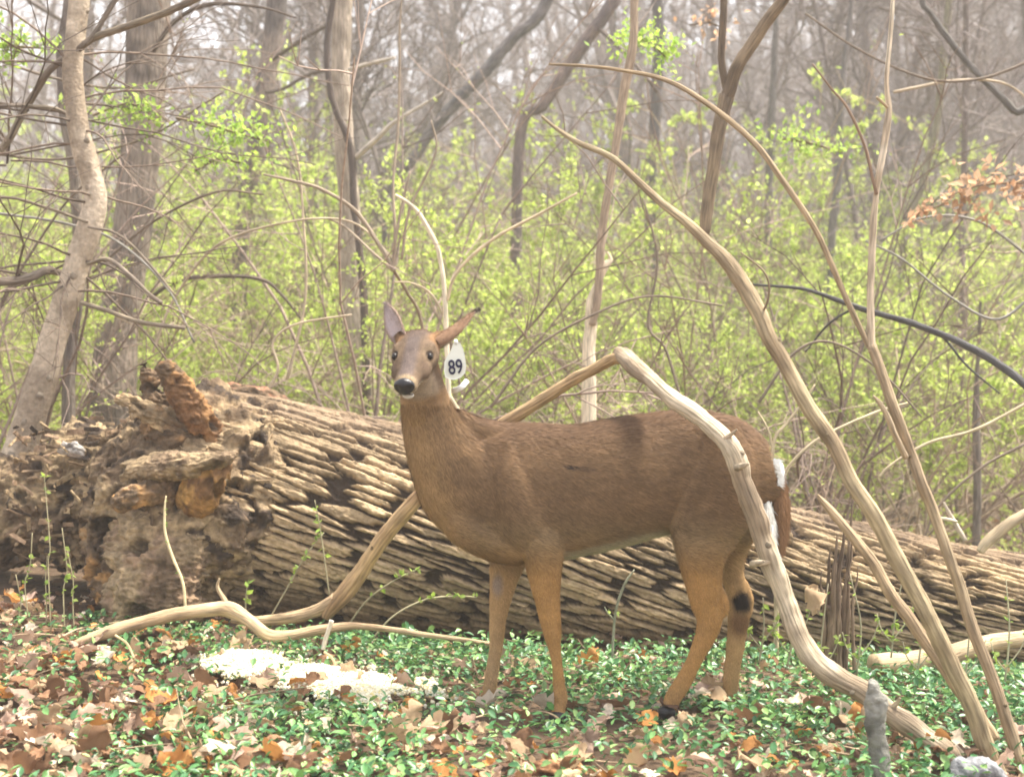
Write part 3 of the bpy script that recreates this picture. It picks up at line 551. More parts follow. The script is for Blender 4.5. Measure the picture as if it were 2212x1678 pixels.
big_tree('short dark trunk standing in the brush beyond the log\'s thin end', [[2110, 1050, 8.4, 9], [2108, 930, 8.4, 9], [2112, 800, 8.4, 5], [2118, 650, 8.4, 3]], col=(.2, .17, .14), ext=False, seed=36, k=10)

# ------------------------------------------------------------------ generated woodland
leaf_v = np.array([[0, 0, 0], [.30, .45, .05], [0, 1, -.04], [-.30, .45, .05]])
leaf_f = np.array([[0, 1, 2, 3]])
def add_leaves(geo, pts, size, cols, rng=N, tv=leaf_v, tf=leaf_f, flat=.9):
    n = len(pts)
    rt = rotm(rng.uniform(0, 6.283, n), rng.normal(.2, flat, n), rng.normal(0, .6, n))
    scatter(tv, tf, np.asarray(pts), rt, size*rng.uniform(.55, 1.25, n), cols, geo)
def leafcols(n, warm=0.):
    a = np.array([[.45, .56, .12], [.54, .65, .15], [.39, .50, .12], [.60, .70, .22], [.50, .57, .18]])
    c = a[N.integers(0, 5, n)]*N.uniform(.75, 1.2, (n, 1)); return c
def make_bush(seed, H, spread, nst, leafn, leafsize, stemcol, nside=9, sparse=0):
    gs, gl = Geo(), Geo(); pts = []
    for i in range(nst):
        az = N.uniform(0, 6.283); tl = N.uniform(.05, spread)
        d = np.array([math.cos(az)*math.sin(tl), math.sin(az)*math.sin(tl), math.cos(tl)])
        L = H*N.uniform(.7, 1.25)
        hz = np.array([math.cos(az), math.sin(az), 0])
        c = np.array(stemcol)*N.uniform(.6, 1.35)
        P = grow(gs, np.array([*N.normal(0, .10, 2), -.1]), d, L, N.uniform(.008, .017), .003, 9, 4, hz*.5+np.array([0, 0, -.75])*N.uniform(.3, 1.4), .07, c)
        for j in range(nside):
            q = N.uniform(2, 9); a = int(q); f = q-a; a2 = min(a+1, 9); p = P[a]*(1-f)+P[a2]*f
            tg = unit(P[a2]-P[a-1]); d2 = unit(tg*.7+N.normal(0, .6, 3)+np.array([0, 0, .15]))
            L2 = H*N.uniform(.12, .36)
            P2 = grow(gs, p, d2, L2, .0045, .0018, 4, 3, np.array([0, 0, -.25]), .12, c*N.uniform(.8, 1.2))
            for m in range(3):
                b = N.integers(1, 4); p3 = P2[b]; d3 = unit(unit(P2[b+1]-P2[b])+N.normal(0, .6, 3))
                P3 = grow(gs, p3, d3, L2*N.uniform(.25, .5), .0028, .0013, 2, 3, np.zeros(3), .1, c)
                pts.append(P3)
            pts.append(P2)
    allp = []
    segs = [(P[i], P[i+1]) for P in pts for i in range(len(P)-1)]
    A = np.array([s[0] for s in segs]); B = np.array([s[1] for s in segs])
    idx = N.integers(0, len(segs), leafn); tt = N.uniform(0, 1, (leafn, 1))
    lp = A[idx]*(1-tt)+B[idx]*tt+N.normal(0, .008, (leafn, 3))
    if leafn:
        keep = fbm(lp*2.2+seed, 2, seed) > .42; lp = lp[keep]
        add_leaves(gl, lp, leafsize, leafcols(len(lp)))
    return gs.mesh('bush_stems', M['twig']), (gl.mesh('bush_leaves', M['leaf'], smooth=False) if leafn else None)
BUSH = [make_bush(1, 2.3, .75, 12, 9000, .045, (.34, .27, .19)), make_bush(2, 2.7, .6, 12, 8500, .046, (.30, .23, .17)), make_bush(3, 1.9, .9, 12, 9000, .043, (.36, .28, .2)),
        make_bush(4, 3.0, .5, 10, 7500, .047, (.26, .21, .16)), make_bush(5, 2.2, .8, 13, 8500, .042, (.38, .29, .2)), make_bush(6, 2.6, .7, 12, 8500, .043, (.30, .24, .18))]
BARE = [make_bush(7, 2.2, .9, 12, 260, .03, (.34, .26, .20), 8), make_bush(8, 2.8, .6, 11, 160, .03, (.28, .21, .17), 8), make_bush(9, 1.7, 1.05, 12, 350, .03, (.30, .22, .16), 8)]

def make_tree(seed, H, r, nbr, low=.12, twigs=7, lean=.06):
    gt, gc = Geo(), Geo()
    P = grow(gt, np.array([0, 0, -.3]), np.array([N.normal(0, lean), N.normal(0, lean), 1]), H+.3, r, r*.25, 14, 9, np.array([N.normal(0, .1), N.normal(0, .1), .1]), .035, np.array([.27, .225, .20])*N.uniform(.7, 1.15))
    for i in range(nbr):
        q = N.uniform(low, .98)*14; a = int(q); f = q-a; p = P[a]*(1-f)+P[min(a+1, 14)]*f
        az = N.uniform(0, 6.283); el = N.uniform(.1, .9)
        d = np.array([math.cos(az)*math.cos(el), math.sin(az)*math.cos(el), math.sin(el)])
        L = H*N.uniform(.12, .30)*(1.15-q/14*.5); c = np.array([.22, .185, .17])*N.uniform(.7, 1.2)
        rb = r*N.uniform(.16, .34)
        P2 = grow(gc, p, d, L, rb, rb*.25, 7, 4, np.array([0, 0, .35]), .12, c)
        for j in range(twigs):
            b = N.integers(1, 7); d3 = unit(unit(P2[b+1]-P2[b])+N.normal(0, .55, 3)+np.array([0, 0, .1]))
            P3 = grow(gc, P2[b], d3, L*N.uniform(.25, .5), rb*.35, .007, 4, 3, np.array([0, 0, .2]), .13, c)
            for m in range(3):
                e = N.integers(1, 4); d4 = unit(unit(P3[e+1]-P3[e])+N.normal(0, .6, 3))
                grow(gc, P3[e], d4, L*N.uniform(.12, .24), .008, .005, 2, 3, np.zeros(3), .1, c*1.1)
    return gt.mesh('tree_trunk', M['trunk']), gc.mesh('tree_branches', M['twig'])
TREES = [make_tree(i, H, r, nb, low, tw) for i, (H, r, nb, low, tw) in enumerate([(13, .12, 32, .10, 8), (16, .15, 32, .12, 8), (9, .05, 30, .04, 7), (12, .09, 34, .06, 8), (17, .17, 30, .12, 9), (8, .04, 28, .03, 7)])]

ZONES = [(110, 'beyond the far left limbs'), (215, 'beyond the pale crooked tree'), (370, 'beyond the broad grey trunk'), (520, 'above the root end'), (650, 'beyond the dark patchy trunk'), (800, 'beyond the vine-clad trunk'), (960, 'beyond the deer\'s ears'), (1140, 'above the deer\'s shoulders'), (1290, 'beyond the white snag'), (1460, 'above the dead limb\'s bend'), (1620, 'beyond the forked treetop'), (1780, 'above the deer\'s rump'), (1950, 'beyond the pale sapling stem'), (2110, 'beyond the slim sapling foot'), (9999, 'beyond the brown oak leaves')]
def zone(x, y):
    px = CX+F*x/y
    for lim, s in ZONES:
        if px < lim: return s
ROWS_B = [(7.6, 'close behind the log'), (9.5, 'front of thicket'), (12, 'mid thicket'), (16, 'back of thicket'), (21, 'foot of slope'), (99, 'up the slope')]
ROWS_T = [(18, 'nearest the thicket'), (26, 'foot of slope'), (36, 'partway up slope'), (48, 'high on slope'), (99, 'far up slope')]
def row(rows, y):
    for lim, s in rows:
        if y < lim: return s
used = {}
def uniq(fmts, x, y, rows, adj):
    lab = f'{adj} {zone(x, y)}, {row(rows, y)}'
    for v in ('', 'taller ', 'smaller ', 'fuller ', 'thinner ', 'shaggy ', 'narrow ', 'twisted '):
        l2 = v+lab
        if l2 not in used: used[l2] = 1; return l2
    return lab
def put(name, parts, x, y, s, label, cat, group, rz, partnames, tilt=0, sink=0):
    t = thing(name, label, cat, (x, y, float(ground_z(x, y))-sink), group); t.rotation_euler = (tilt, 0, rz); t.scale = (s, s, s)
    for nm, me in zip(partnames, parts):
        if me is not None: link(nm, me, t)
    return t

# leafy bushes
spots = []
def try_spots(n, y0, y1, mind, edge=1.12, power=1.0):
    out = []; tries = 0
    while len(out) < n and tries < n*60:
        tries += 1
        y = y0+(y1-y0)*R.random()**power; x = R.uniform(-1, 1)*y*.384*edge
        if all((x-a)**2+(y-b)**2 > (mind*(.6+y/20))**2 for a, b in spots+out): out.append((x, y))
    spots.extend(out); return out
for x, y in try_spots(13, 8.0, 10.5, .55):
    px = CX+F*x/y
    if 120 < px < 420 and y < 9.2: y += 1.6
    v = R.randrange(6); s = R.uniform(.65, .95)
    put('leafy_bush', BUSH[v], x, y, s, uniq(None, x, y, ROWS_B, 'fresh green bush'), 'bush', 'green bushes of the thicket', R.uniform(0, 6.28), ('stems', 'foliage'))
for x, y in try_spots(40, 10.5, 17, .55):
    v = R.randrange(6); s = R.uniform(.95, 1.35)
    put('leafy_bush', BUSH[v], x, y, s, uniq(None, x, y, ROWS_B, 'fresh green bush'), 'bush', 'green bushes of the thicket', R.uniform(0, 6.28), ('stems', 'foliage'))
for x, y in try_spots(42, 17, 32, .6):
    v = R.randrange(6); s = R.uniform(1.3, 1.9)
    put('leafy_bush', BUSH[v], x, y, s, uniq(None, x, y, ROWS_B, 'fresh green bush'), 'bush', 'green bushes of the thicket', R.uniform(0, 6.28), ('stems', 'foliage'))
spots = []
for x, y in try_spots(8, 6.9, 8.2, .5)+try_spots(24, 8.0, 14, .6)+try_spots(30, 14, 34, .6):
    v = R.randrange(3); s = R.uniform(.6, .9)*(1 if y < 8 else 1.25 if y < 16 else 1.7)
    put('bare_bush', BARE[v], x, y, s, uniq(None, x, y, ROWS_B, 'brown twiggy bush'), 'bush', 'bare twiggy bushes', R.uniform(0, 6.28), ('stems', 'foliage'))
# young trees on the slope
spots = []
for x, y in try_spots(7, 12, 18, .9)+try_spots(26, 18, 34, .8)+try_spots(75, 34, 62, .7):
    pxx = CX+F*x/y
    if y < 24 and (1040 < pxx < 1300 or 290 < pxx < 640): continue
    v = R.choice([0, 2, 3, 5, 5, 2] if y < 20 else [0, 1, 2, 3, 4, 5, 3, 0]); s = R.uniform(.85, 1.2)
    put('woodland_tree', TREES[v], x, y, s, uniq(None, x, y, ROWS_T, 'bare grey tree'), 'tree', 'bare trees on the slope', R.uniform(0, 6.28), ('trunk', 'crown'), tilt=R.gauss(0, .05))
# far wood as one mass
gf = Geo()
for i in range(620):
    y = R.uniform(58, 120); x = (1-2*R.random()**1.35)*y*.44; z = float(ground_z(x, y))
    H = R.uniform(12, 19); r = R.uniform(.06, .22); c = np.array([.24, .2, .19])*R.uniform(.6, 1.2)
    P = grow(gf, np.array([x, y, z-.2]), np.array([N.normal(0, .08), 0, 1]), H, r, r*.2, 6, 4, np.zeros(3), .04, c)
    for j in range(12):
        b = N.integers(1, 6); d = unit(N.normal(0, 1, 3)*[1, .6, .4]+[0, 0, .7])
        P2 = grow(gf, P[b], d, H*N.uniform(.12, .3), r*.3, .02, 3, 3, np.array([0, 0, .3]), .1, c)
        for m in range(3):
            grow(gf, P2[N.integers(1, 3)], unit(N.normal(0, 1, 3)+[0, 0, .6]), H*N.uniform(.06, .14), .03, .012, 2, 3, np.zeros(3), .1, c)
o = link('far_woods', gf.mesh('far_woods', M['twig'])); tag(o, 'grey mass of far bare woods on top of the slope', 'woods', kind='stuff')

# leafy sprays hanging in front (named clusters of fresh leaves)
def spray(name, label, K, n, size, cols, spread, col=(.2, .15, .1), cat='branch', partl='leaf_cluster', group=None):
    o0 = at(*K[0][:3]); t = thing(name, label, cat, tuple(o0), group)
    gs = Geo(); C = np.array([np.append(at(a, b, c), d/F*c) for a, b, c, d in K]); C = spline(C, 6)
    tube(gs, C[:, :3], np.maximum(C[:, 3], .001), 5, col); P = C[:, :3]
    side = []
    for i in range(22):
        b = int(N.integers(1, len(P)-1)); d = unit(N.normal(0, 1, 3)*[1, .6, .7]); L = spread*N.uniform(.5, 1.3)
        side.append(grow(gs, P[b], d, L, .0025, .001, 3, 3, np.array([0, 0, -.1]), .15, np.array(col)))
    link('twigs', gs.mesh('spray_twigs', M['twig'], o0), t)
    gl = Geo(); S = np.vstack([s_[1:] for s_ in side]); pts = S[N.integers(0, len(S), n)]+N.normal(0, spread*.16, (n, 3))
    add_leaves(gl, pts, size, cols(n)); link('leaves', gl.mesh('spray_leaves', M['leaf'], o0, False), t)
    return t
def oakc(n): return np.array([(.62, .40, .25), (.70, .48, .31), (.52, .32, .19)])[N.integers(0, 3, n)]*N.uniform(.7, 1.2, (n, 1))
def freshc(n): return np.array([(.42, .58, .10), (.48, .60, .16), (.34, .50, .12)])[N.integers(0, 3, n)]*N.uniform(.8, 1.15, (n, 1))
spray('leafy_branch', 'bright young leaves hanging across the broad grey trunk', [[200, 250, 6.6, 3], [270, 225, 6.6, 3], [330, 240, 6.6, 2.5], [372, 270, 6.6, 1.5]], 317, 0.036, freshc, .16)
spray('leafy_branch', 'bright young leaves hanging in front of the dark patchy trunk', [[380, 255, 6.6, 3], [450, 270, 6.6, 3], [520, 290, 6.6, 2.5], [590, 310, 6.6, 1.5]], 433, 0.036, freshc, .17)
spray('leafy_branch', 'small bright leaf spray low in front of the dark patchy trunk', [[420, 370, 6.8, 3], [470, 345, 6.8, 3], [520, 352, 6.8, 2.5]], 129, 0.033, freshc, .12)
spray('leafy_branch', 'pale leafy tuft at the top corner over the crooked tree\'s limb', [[-20, 90, 6.4, 3], [30, 100, 6.4, 3], [90, 105, 6.4, 2]], 317, 0.036, freshc, .14)
spray('leafy_branch', 'bright leaf tuft beside the snag top, under the sky gap', [[1370, 80, 7.2, 3], [1405, 95, 7.2, 2.5], [1440, 125, 7.2, 2]], 375, 0.038, freshc, .16)
spray('leafy_branch', 'green leaf spray between the forked treetop and the pale sapling stem', [[1690, 300, 8, 3], [1750, 310, 8, 3], [1820, 330, 8, 2]], 346, 0.038, freshc, .22)
spray('oak_branch', 'large cluster of rusty dead oak leaves by the picture edge', [[2290, 400, 6.5, 3], [2200, 395, 6.5, 3], [2120, 400, 6.5, 2.5], [2060, 420, 6.5, 1.5]], 160, .060, oakc, .17)
spray('oak_branch', 'small isolated cluster of rusty dead oak leaves nearest the sapling', [[2040, 440, 6.5, 2], [2000, 455, 6.5, 2], [1968, 468, 6.5, 1.5]], 40, .055, oakc, .05)
spray('oak_branch', 'orange dead leaves high up near the forked treetop', [[1560, 60, 8.5, 2], [1530, 50, 8.5, 2], [1490, 55, 8.5, 1.5]], 40, .05, oakc, .14)

# arching brown canes filling the left thicket
for i, (pts_, lab) in enumerate([
    ([[-30, 120, 7], [120, 170, 7], [260, 190, 7], [420, 150, 7]], 'thin dark cane curving up through the top of the left thicket'),
    ([[-20, 460, 6.5], [130, 480, 6.4], [250, 520, 6.3], [360, 620, 6.2], [420, 740, 6.2]], 'long arched cane crossing in front of the broad grey trunk'),
    ([[200, 590, 6.6], [330, 480, 6.6], [470, 415, 6.5], [570, 420, 6.4]], 'dark cane rising from the crooked tree toward the patchy trunk'),
    ([[330, 760, 6.8], [380, 640, 6.8], [470, 530, 6.7], [620, 480, 6.6], [760, 480, 6.6], [850, 560, 6.6]], 'pale cane arching between broad grey trunk and deer'),
    ([[-20, 330, 6.8], [100, 345, 6.8], [210, 330, 6.7], [330, 290, 6.7], [480, 200, 6.6]], 'dark cane crossing behind the crooked tree at its bend'),
    ([[-20, 700, 6.3], [60, 560, 6.3], [150, 430, 6.3], [270, 330, 6.2]], 'slanting cane beside the crooked tree\'s lower trunk'),
    ([[620, 820, 6.6], [660, 640, 6.6], [655, 470, 6.6], [640, 330, 6.6], [605, 235, 6.6]], 'pale upright shoot between the patchy trunk and vine-clad trunk'),
    ([[1480, 900, 6.6], [1440, 760, 6.6], [1400, 700, 6.6], [1420, 560, 6.6], [1390, 430, 6.6]], 'crooked brown shoot rising above the bend of the dead limb'),
    ([[1060, 880, 6.4], [1150, 760, 6.4], [1260, 690, 6.4], [1400, 640, 6.4], [1560, 660, 6.4]], 'brown cane bowed between the ear tag and snag'),
    ([[2230, 560, 6.8], [2120, 480, 6.8], [2000, 470, 6.8], [1900, 520, 6.8]], 'thin grey cane reaching in below the rusty oak leaves'),
    ([[2230, 130, 7.2], [2120, 170, 7.2], [2000, 170, 7.2], [1860, 110, 7.2], [1740, 30, 7.2]], 'dark cane curving across the top corner above the oak leaves'),
    ([[1930, 200, 7.6], [2060, 175, 7.6], [2170, 180, 7.6], [2240, 230, 7.6]], 'wavy dark cane between the pale sapling stem and picture edge'),
    ([[2230, 640, 6.0], [2150, 690, 6.0], [2050, 640, 6.0], [1950, 560, 6.0], [1870, 520, 6.0]], 'grey cane drooping over the black bowed branch'),
    ([[1640, 870, 5.6], [1720, 760, 5.6], [1800, 740, 5.6], [1900, 800, 5.6], [1990, 900, 5.6]], 'thin cane looping behind the leaning sapling'),
    ([[2212, 960, 6.0], [2120, 1010, 6.0], [2030, 1090, 6.0], [1990, 1180, 6.0]], 'dark twig hanging above the log\'s thin end'),
    ([[560, 870, 6.3], [600, 800, 6.3], [590, 740, 6.3], [640, 700, 6.3], [760, 680, 6.3]], 'thin tan twig rising from the top of the log')]):
    K = [[a, b, c, 3.4-1.6*j/len(pts_)] for j, (a, b, c) in enumerate(pts_)]
    if 'pale' in lab or 'tan' in lab: cc = (.50, .40, .28)
    elif 'grey' in lab: cc = (.27, .25, .22)
    else: cc = (.20, .155, .115)
    single('cane', lab, 'cane', K, group='thin canes of the thicket', col=cc, k=6, seed=200+i, lump=.1)

# ------------------------------------------------------------------ ground cover
def oval(n=3):
    # folded oval leaf as quads
    ts = [0, .35, .7, 1]; w_ = [.02, .27, .24, .01]; V = []
    for t_, q in zip(ts, w_): V += [[-q, t_, .10*q/.27+.03*t_], [0, t_, 0-.06*(t_-.5)**2], [q, t_, .10*q/.27+.03*t_]]
    Fq = []
    for i in range(3):
        b = i*3; Fq += [[b, b+1, b+4, b+3], [b+1, b+2, b+5, b+4]]
    return np.array(V), np.array(Fq)
ov, of = oval()
def in_log(x, y):
    cx = np.interp(x, LG[:, 0], LG[:, 1]); r = np.interp(x, LG[:, 0], LG[:, 3]); return (np.abs(y-cx) < r*.75) & (x < 3.2)
def corn_field(px, py):
    a = np.exp(-(((px-530)/85)**2+((py-1462)/28)**2)**1.4); b = np.exp(-(((px-735)/125)**2+((py-1492-(px-735)*.03)/38)**2)**1.6); c = np.exp(-(((px-925)/34)**2+((py-1490)/14)**2)**1.5)*.8
    return np.maximum(np.maximum(a, b), c)
FEET = [(.139, 4.06), (-.09, 4.27), (.475, 4.06), (.675, 4.29)]
def feet(x, y):
    f = np.zeros_like(x)
    for a, b in FEET: f = np.maximum(f, np.exp(-(((x-a)/.085)**2+((y-b+.08)/.16)**2)**1.5))
    return f
def log_foot(x, y, k_):
    cx = np.interp(x, LG[:, 0], LG[:, 1]); r = np.interp(x, LG[:, 0], LG[:, 3]); return (np.abs(y-cx) < r*k_) & (x < 3.2)
def corn_at(x, y):
    px_ = CX+F*x/y; py_ = HY+F*(CAMZ-.04)/y; return corn_field(px_, py_)
def green_density(x, y):
    n = fbm(np.stack([x*2.2, y*2.2, 0*x], -1), 3, 61)
    px = CX+F*x/y
    d = .35+1.1*smooth01(.42, .6, n)
    bare = smooth01(560, 60, px)*smooth01(4.7, 3.7, y)*.7
    bare = np.maximum(bare, smooth01(300, 0, px)*.55)
    bare = np.maximum(bare, .35*smooth01(3.75, 3.4, y))
    return np.clip(d*(1-bare), 0, 1.4)
n = 90000
x = N.uniform(-3.1, 3.3, n); y = N.uniform(3.0, 6.3, n); keep = (np.abs(x) < y*.44+.35) & ~log_foot(x, y, 1.12) & (N.uniform(0, 1.2, n) < green_density(x, y)*(1-.82*np.clip(corn_at(x, y)*1.4, 0, 1))); x, y = x[keep], y[keep]
patch = fbm(np.stack([x*3, y*3, 0*x], -1), 3, 71)
hg = (.015+.075*N.uniform(0, 1, len(x))**1.2)*(.5+patch)*1.05*np.clip(1.15-corn_at(x, y), .2, 1)*np.where(log_foot(x, y, 1.35), .45, 1)*(1-.7*feet(x, y))
loc = np.stack([x, y, ground_z(x, y)+hg], -1)
vc = np.array([(.05, .15, .05), (.09, .23, .07), (.15, .31, .09), (.075, .20, .075), (.23, .37, .12)])[N.integers(0, 5, len(x))]*N.uniform(.7, 1.25, (len(x), 1))
geo = Geo(); scatter(ov, of, loc, rotm(N.uniform(0, 6.283, len(x)), N.normal(.15, .45, len(x)), N.normal(0, .4, len(x))), N.uniform(.016, .036, len(x)), vc, geo)
o = link('periwinkle', geo.mesh('periwinkle', M['vinca'])); tag(o, 'dense green periwinkle leaves covering the ground around the deer\'s feet', 'ground cover', kind='stuff')
# green scatter beyond the log
n = 9000; x = N.uniform(-5, 5, n); y = N.uniform(6.2, 10.5, n); loc = np.stack([x, y, ground_z(x, y)+N.uniform(.01, .12, n)], -1)
geo = Geo(); add_leaves(geo, loc, .05, leafcols(n)); o = link('undergrowth', geo.mesh('undergrowth', M['leaf'], smooth=False)); tag(o, 'low green undergrowth on the ground beyond the log', 'undergrowth', kind='stuff')

# dead leaves: lobed, curled, built as quad grids
def dead_leaf(seed):
    rg = np.random.default_rng(seed); n1, n2 = 9, 6; V = []
    lob = rg.uniform(.35, .5); cur = rg.uniform(-1, 1.4); tw = rg.uniform(-.6, .6); ph = rg.uniform(0, 6)
    for i in range(n1):
        t_ = i/(n1-1); w_ = (math.sin(math.pi*min(1, t_*.93+.05))**.7)*lob*(1+.35*math.cos(t_*math.pi*6+ph))+.015
        for j in range(n2):
            s_ = j/(n2-1)*2-1
            z_ = .22*cur*s_*s_*w_*2+.12*math.sin(t_*5+ph)+.08*math.sin(s_*4+t_*7+ph)+tw*s_*w_*.5+(.35*cur*(t_-.5)**2)
            V.append([s_*w_*(1-.25*abs(cur)*abs(s_)), t_-.5+.06*(1-abs(s_)), z_])
    return np.array(V), grid_faces(n1, n2, False)
DEAD = [dead_leaf(300+i) for i in range(10)]
DCOL = {'tan': (.54, .38, .23), 'brown': (.30, .165, .09), 'pinkish': (.56, .385, .29), 'orange': (.56, .26, .08), 'dark': (.14, .08, .05), 'pale': (.74, .62, .48)}
def leaf_density(x, y):
    px = CX+F*x/y; n = fbm(np.stack([x*3, y*3, 0*x+7], -1), 2, 81)
    d = .16+.6*smooth01(700, 0, px)+.40*smooth01(3.9, 3.45, y)
    return d*(.5+n)
n = 9000; x = N.uniform(-2.4, 2.4, n); y = N.uniform(3.0, 6.1, n); keep = (np.abs(x) < y*.44) & ~in_log(x, y) & (N.uniform(0, 1.5, n) < leaf_density(x, y)*(1-.9*np.clip(corn_at(x, y)*1.5, 0, 1))); x, y = x[keep], y[keep]; n = len(x)
names = list(DCOL); wts = np.array([.28, .24, .20, .09, .10, .09])
geo = Geo()
for v in range(10):
    m = np.arange(n) % 10 == v; k_ = m.sum()
    ci = N.choice(6, k_, p=wts); cc = np.array([DCOL[q] for q in names])[ci]*N.uniform(.75, 1.2, (k_, 1))
    loc = np.stack([x[m], y[m], ground_z(x[m], y[m])+N.uniform(.01, .06, k_)], -1)
    scatter(DEAD[v][0], DEAD[v][1], loc, rotm(N.uniform(0, 6.283, k_), N.normal(0, .45, k_), N.normal(0, .45, k_)), N.uniform(.028, .065, k_), cc, geo)
o = link('leaf_litter', geo.mesh('leaf_litter', M['dead'])); tag(o, 'litter of small dead leaves strewn through the periwinkle', 'leaf litter', kind='stuff')
# litter behind the log
n = 9000; x = N.uniform(-6, 6, n); y = N.uniform(6.0, 12, n); geo = Geo()
cc = np.array([DCOL[q] for q in names])[N.choice(6, n, p=wts)]*.8
scatter(leaf_v*[1.2, 1, 1], leaf_f, np.stack([x, y, ground_z(x, y)+.02], -1), rotm(N.uniform(0, 6.28, n), N.normal(0, .4, n), N.normal(0, .4, n)), N.uniform(.05, .09, n), cc, geo)
o = link('leaf_litter', geo.mesh('leaf_litter_far', M['dead'], smooth=False)); tag(o, 'brown leaf litter on the ground beyond the log', 'leaf litter', kind='stuff')
# the large single leaves
LM = {}
for nm, c in DCOL.items():
    for v in range(4):
        V, Fq = DEAD[(v*3+len(nm)) % 10]; f = 1+.12*(v-1.5)
        LM[nm, v] = mesh_np('dead_leaf', V, Fq, M['dead'], np.tile(np.array(c)*f, (len(V), 1)))
ADJ = {'tan': 'curled tan dead leaf', 'brown': 'crumpled brown dead leaf', 'pinkish': 'pinkish brown dead leaf', 'orange': 'bright orange dead leaf', 'dark': 'dark brown curled dead leaf', 'pale': 'bleached pale dead leaf'}
def near_what(px, py):
    marks = [((640, 1470), 'the corn pile'), ((1055, 1500), 'the deer\'s far forefoot'), ((1205, 1535), 'the deer\'s near forefoot'), ((1450, 1520), 'the deer\'s near hind foot'), ((1575, 1530), 'the deer\'s far hind foot'),
             ((1905, 1570), 'the grey stub'), ((1730, 1400), 'the foot of the dead limb\'s bend'), ((2090, 1560), 'the sapling stems'), ((300, 1350), 'the ground branch'), ((80, 1330), 'the rotten butt'), ((700, 1380), 'the pale peeled stick'),
             ((330, 1310), 'the root foot'), ((1300, 1400), 'the log between the deer\'s legs'), ((900, 1390), 'the log ahead of the deer'), ((1160, 1665), 'the red rotten wood'), ((100, 1640), 'the bottom left corner'), ((420, 1640), 'the bottom edge under the root foot'), ((750, 1640), 'the bottom edge under the corn'), ((1500, 1640), 'the bottom edge under the deer\'s rump'), ((100, 1480), 'the left picture edge'), ((2150, 1500), 'the small pale log'), ((400, 1500), 'open litter left of the corn'), ((900, 1560), 'the patch between corn and forefoot')]
    d = [((px-a)**2+(py-b)**2, s) for (a, b), s in marks]; d.sort(); return ('beside ' if d[0][0] < 110**2 else 'out from ')+d[0][1]
cnt = 0
fixed = [(690, 1420, 'dark', .11), (1000, 1440, 'pinkish', .09), (760, 1400, 'orange', .07), (830, 1410, 'pale', .06), (1060, 1525, 'pale', .085), (1130, 1620, 'tan', .09), (1275, 1440, 'tan', .06), (1240, 1650, 'tan', .08), (1290, 1580, 'pinkish', .10), (300, 1575, 'dark', .09), (530, 1640, 'brown', .11), (90, 1600, 'pale', .09), (170, 1650, 'pale', .08), (1345, 1460, 'orange', .045), (1395, 1560, 'orange', .06), (1700, 1525, 'pale', .08), (1815, 1555, 'pale', .09), (1855, 1550, 'orange', .08), (1755, 1290, 'tan', .10), (350, 1510, 'orange', .08), (220, 1530, 'brown', .10), (360, 1600, 'orange', .06), (60, 1440, 'pinkish', .09), (25, 1290, 'orange', .08), (210, 1390, 'pinkish', .10), (1090, 1435, 'pinkish', .08), (1145, 1425, 'tan', .08), (930, 1590, 'tan', .10), (990, 1575, 'dark', .06), (1690, 1375, 'tan', .06)]
pts_ = [(a, b, c, d) for a, b, c, d in fixed]
while len(pts_) < 235:
    a = R.uniform(0, 2212)**1; 
    if R.random() > .3+.7*max(0, 1-a/1100): continue
    b = 1672-R.random()**1.3*300*(1-.0*a)
    if b < 1345+a*.055: continue
    c = R.choices(names, weights=wts)[0]; pts_.append((a, b, c, R.uniform(.05, .09)))
for i, (a, b, c, s) in enumerate(pts_):
    Yd = 4.2
    for _ in range(12):
        xw = (a-CX)/F*Yd; gz_ = float(ground_z(xw, Yd))+.05; Yd = (CAMZ-gz_)*F/(b-HY)
    if i == 18: Yd = 4.4; gz_ = float(at(a, b, Yd)[2])
    o = link('dead_leaf', LM[c, i % 4]); o.location = ((a-CX)/F*Yd, Yd, gz_+R.uniform(-.005, .02)); o.scale = (s*1.15,)*3
    o.rotation_euler = (R.gauss(.35, .4), R.gauss(0, .4), R.uniform(-3.1, 3.1))
    lab = f'{ADJ[c]} lying {near_what(a, b)}'
    if lab in used:
        for v in ('large ', 'small ', 'upturned ', 'folded ', 'flat ', 'torn ', 'twisted '):
            if v+lab not in used: lab = v+lab; break
    used[lab] = 1
    tag(o, lab, 'dead leaf', 'dead leaves lying on the ground')

geo = Geo()
for _ in range(150):
    x_ = R.uniform(-1.9, 1.9); y_ = R.uniform(3.3, 5.0); a_ = R.uniform(0, 6.28); L_ = R.uniform(.06, .30); z_ = float(ground_z(x_, y_))+R.uniform(.02, .07)
    grow(geo, np.array([x_, y_, z_]), np.array([math.cos(a_), math.sin(a_), R.uniform(-.15, .3)]), L_, R.uniform(.0015, .004), .001, 4, 4, np.array([0, 0, -.2]), .12, np.array([.38, .28, .18])*R.uniform(.5, 1.4))
o = link('ground_twigs', geo.mesh('ground_twigs', M['twig'])); tag(o, 'small fallen twigs scattered over leaves and periwinkle', 'twigs', kind='stuff')
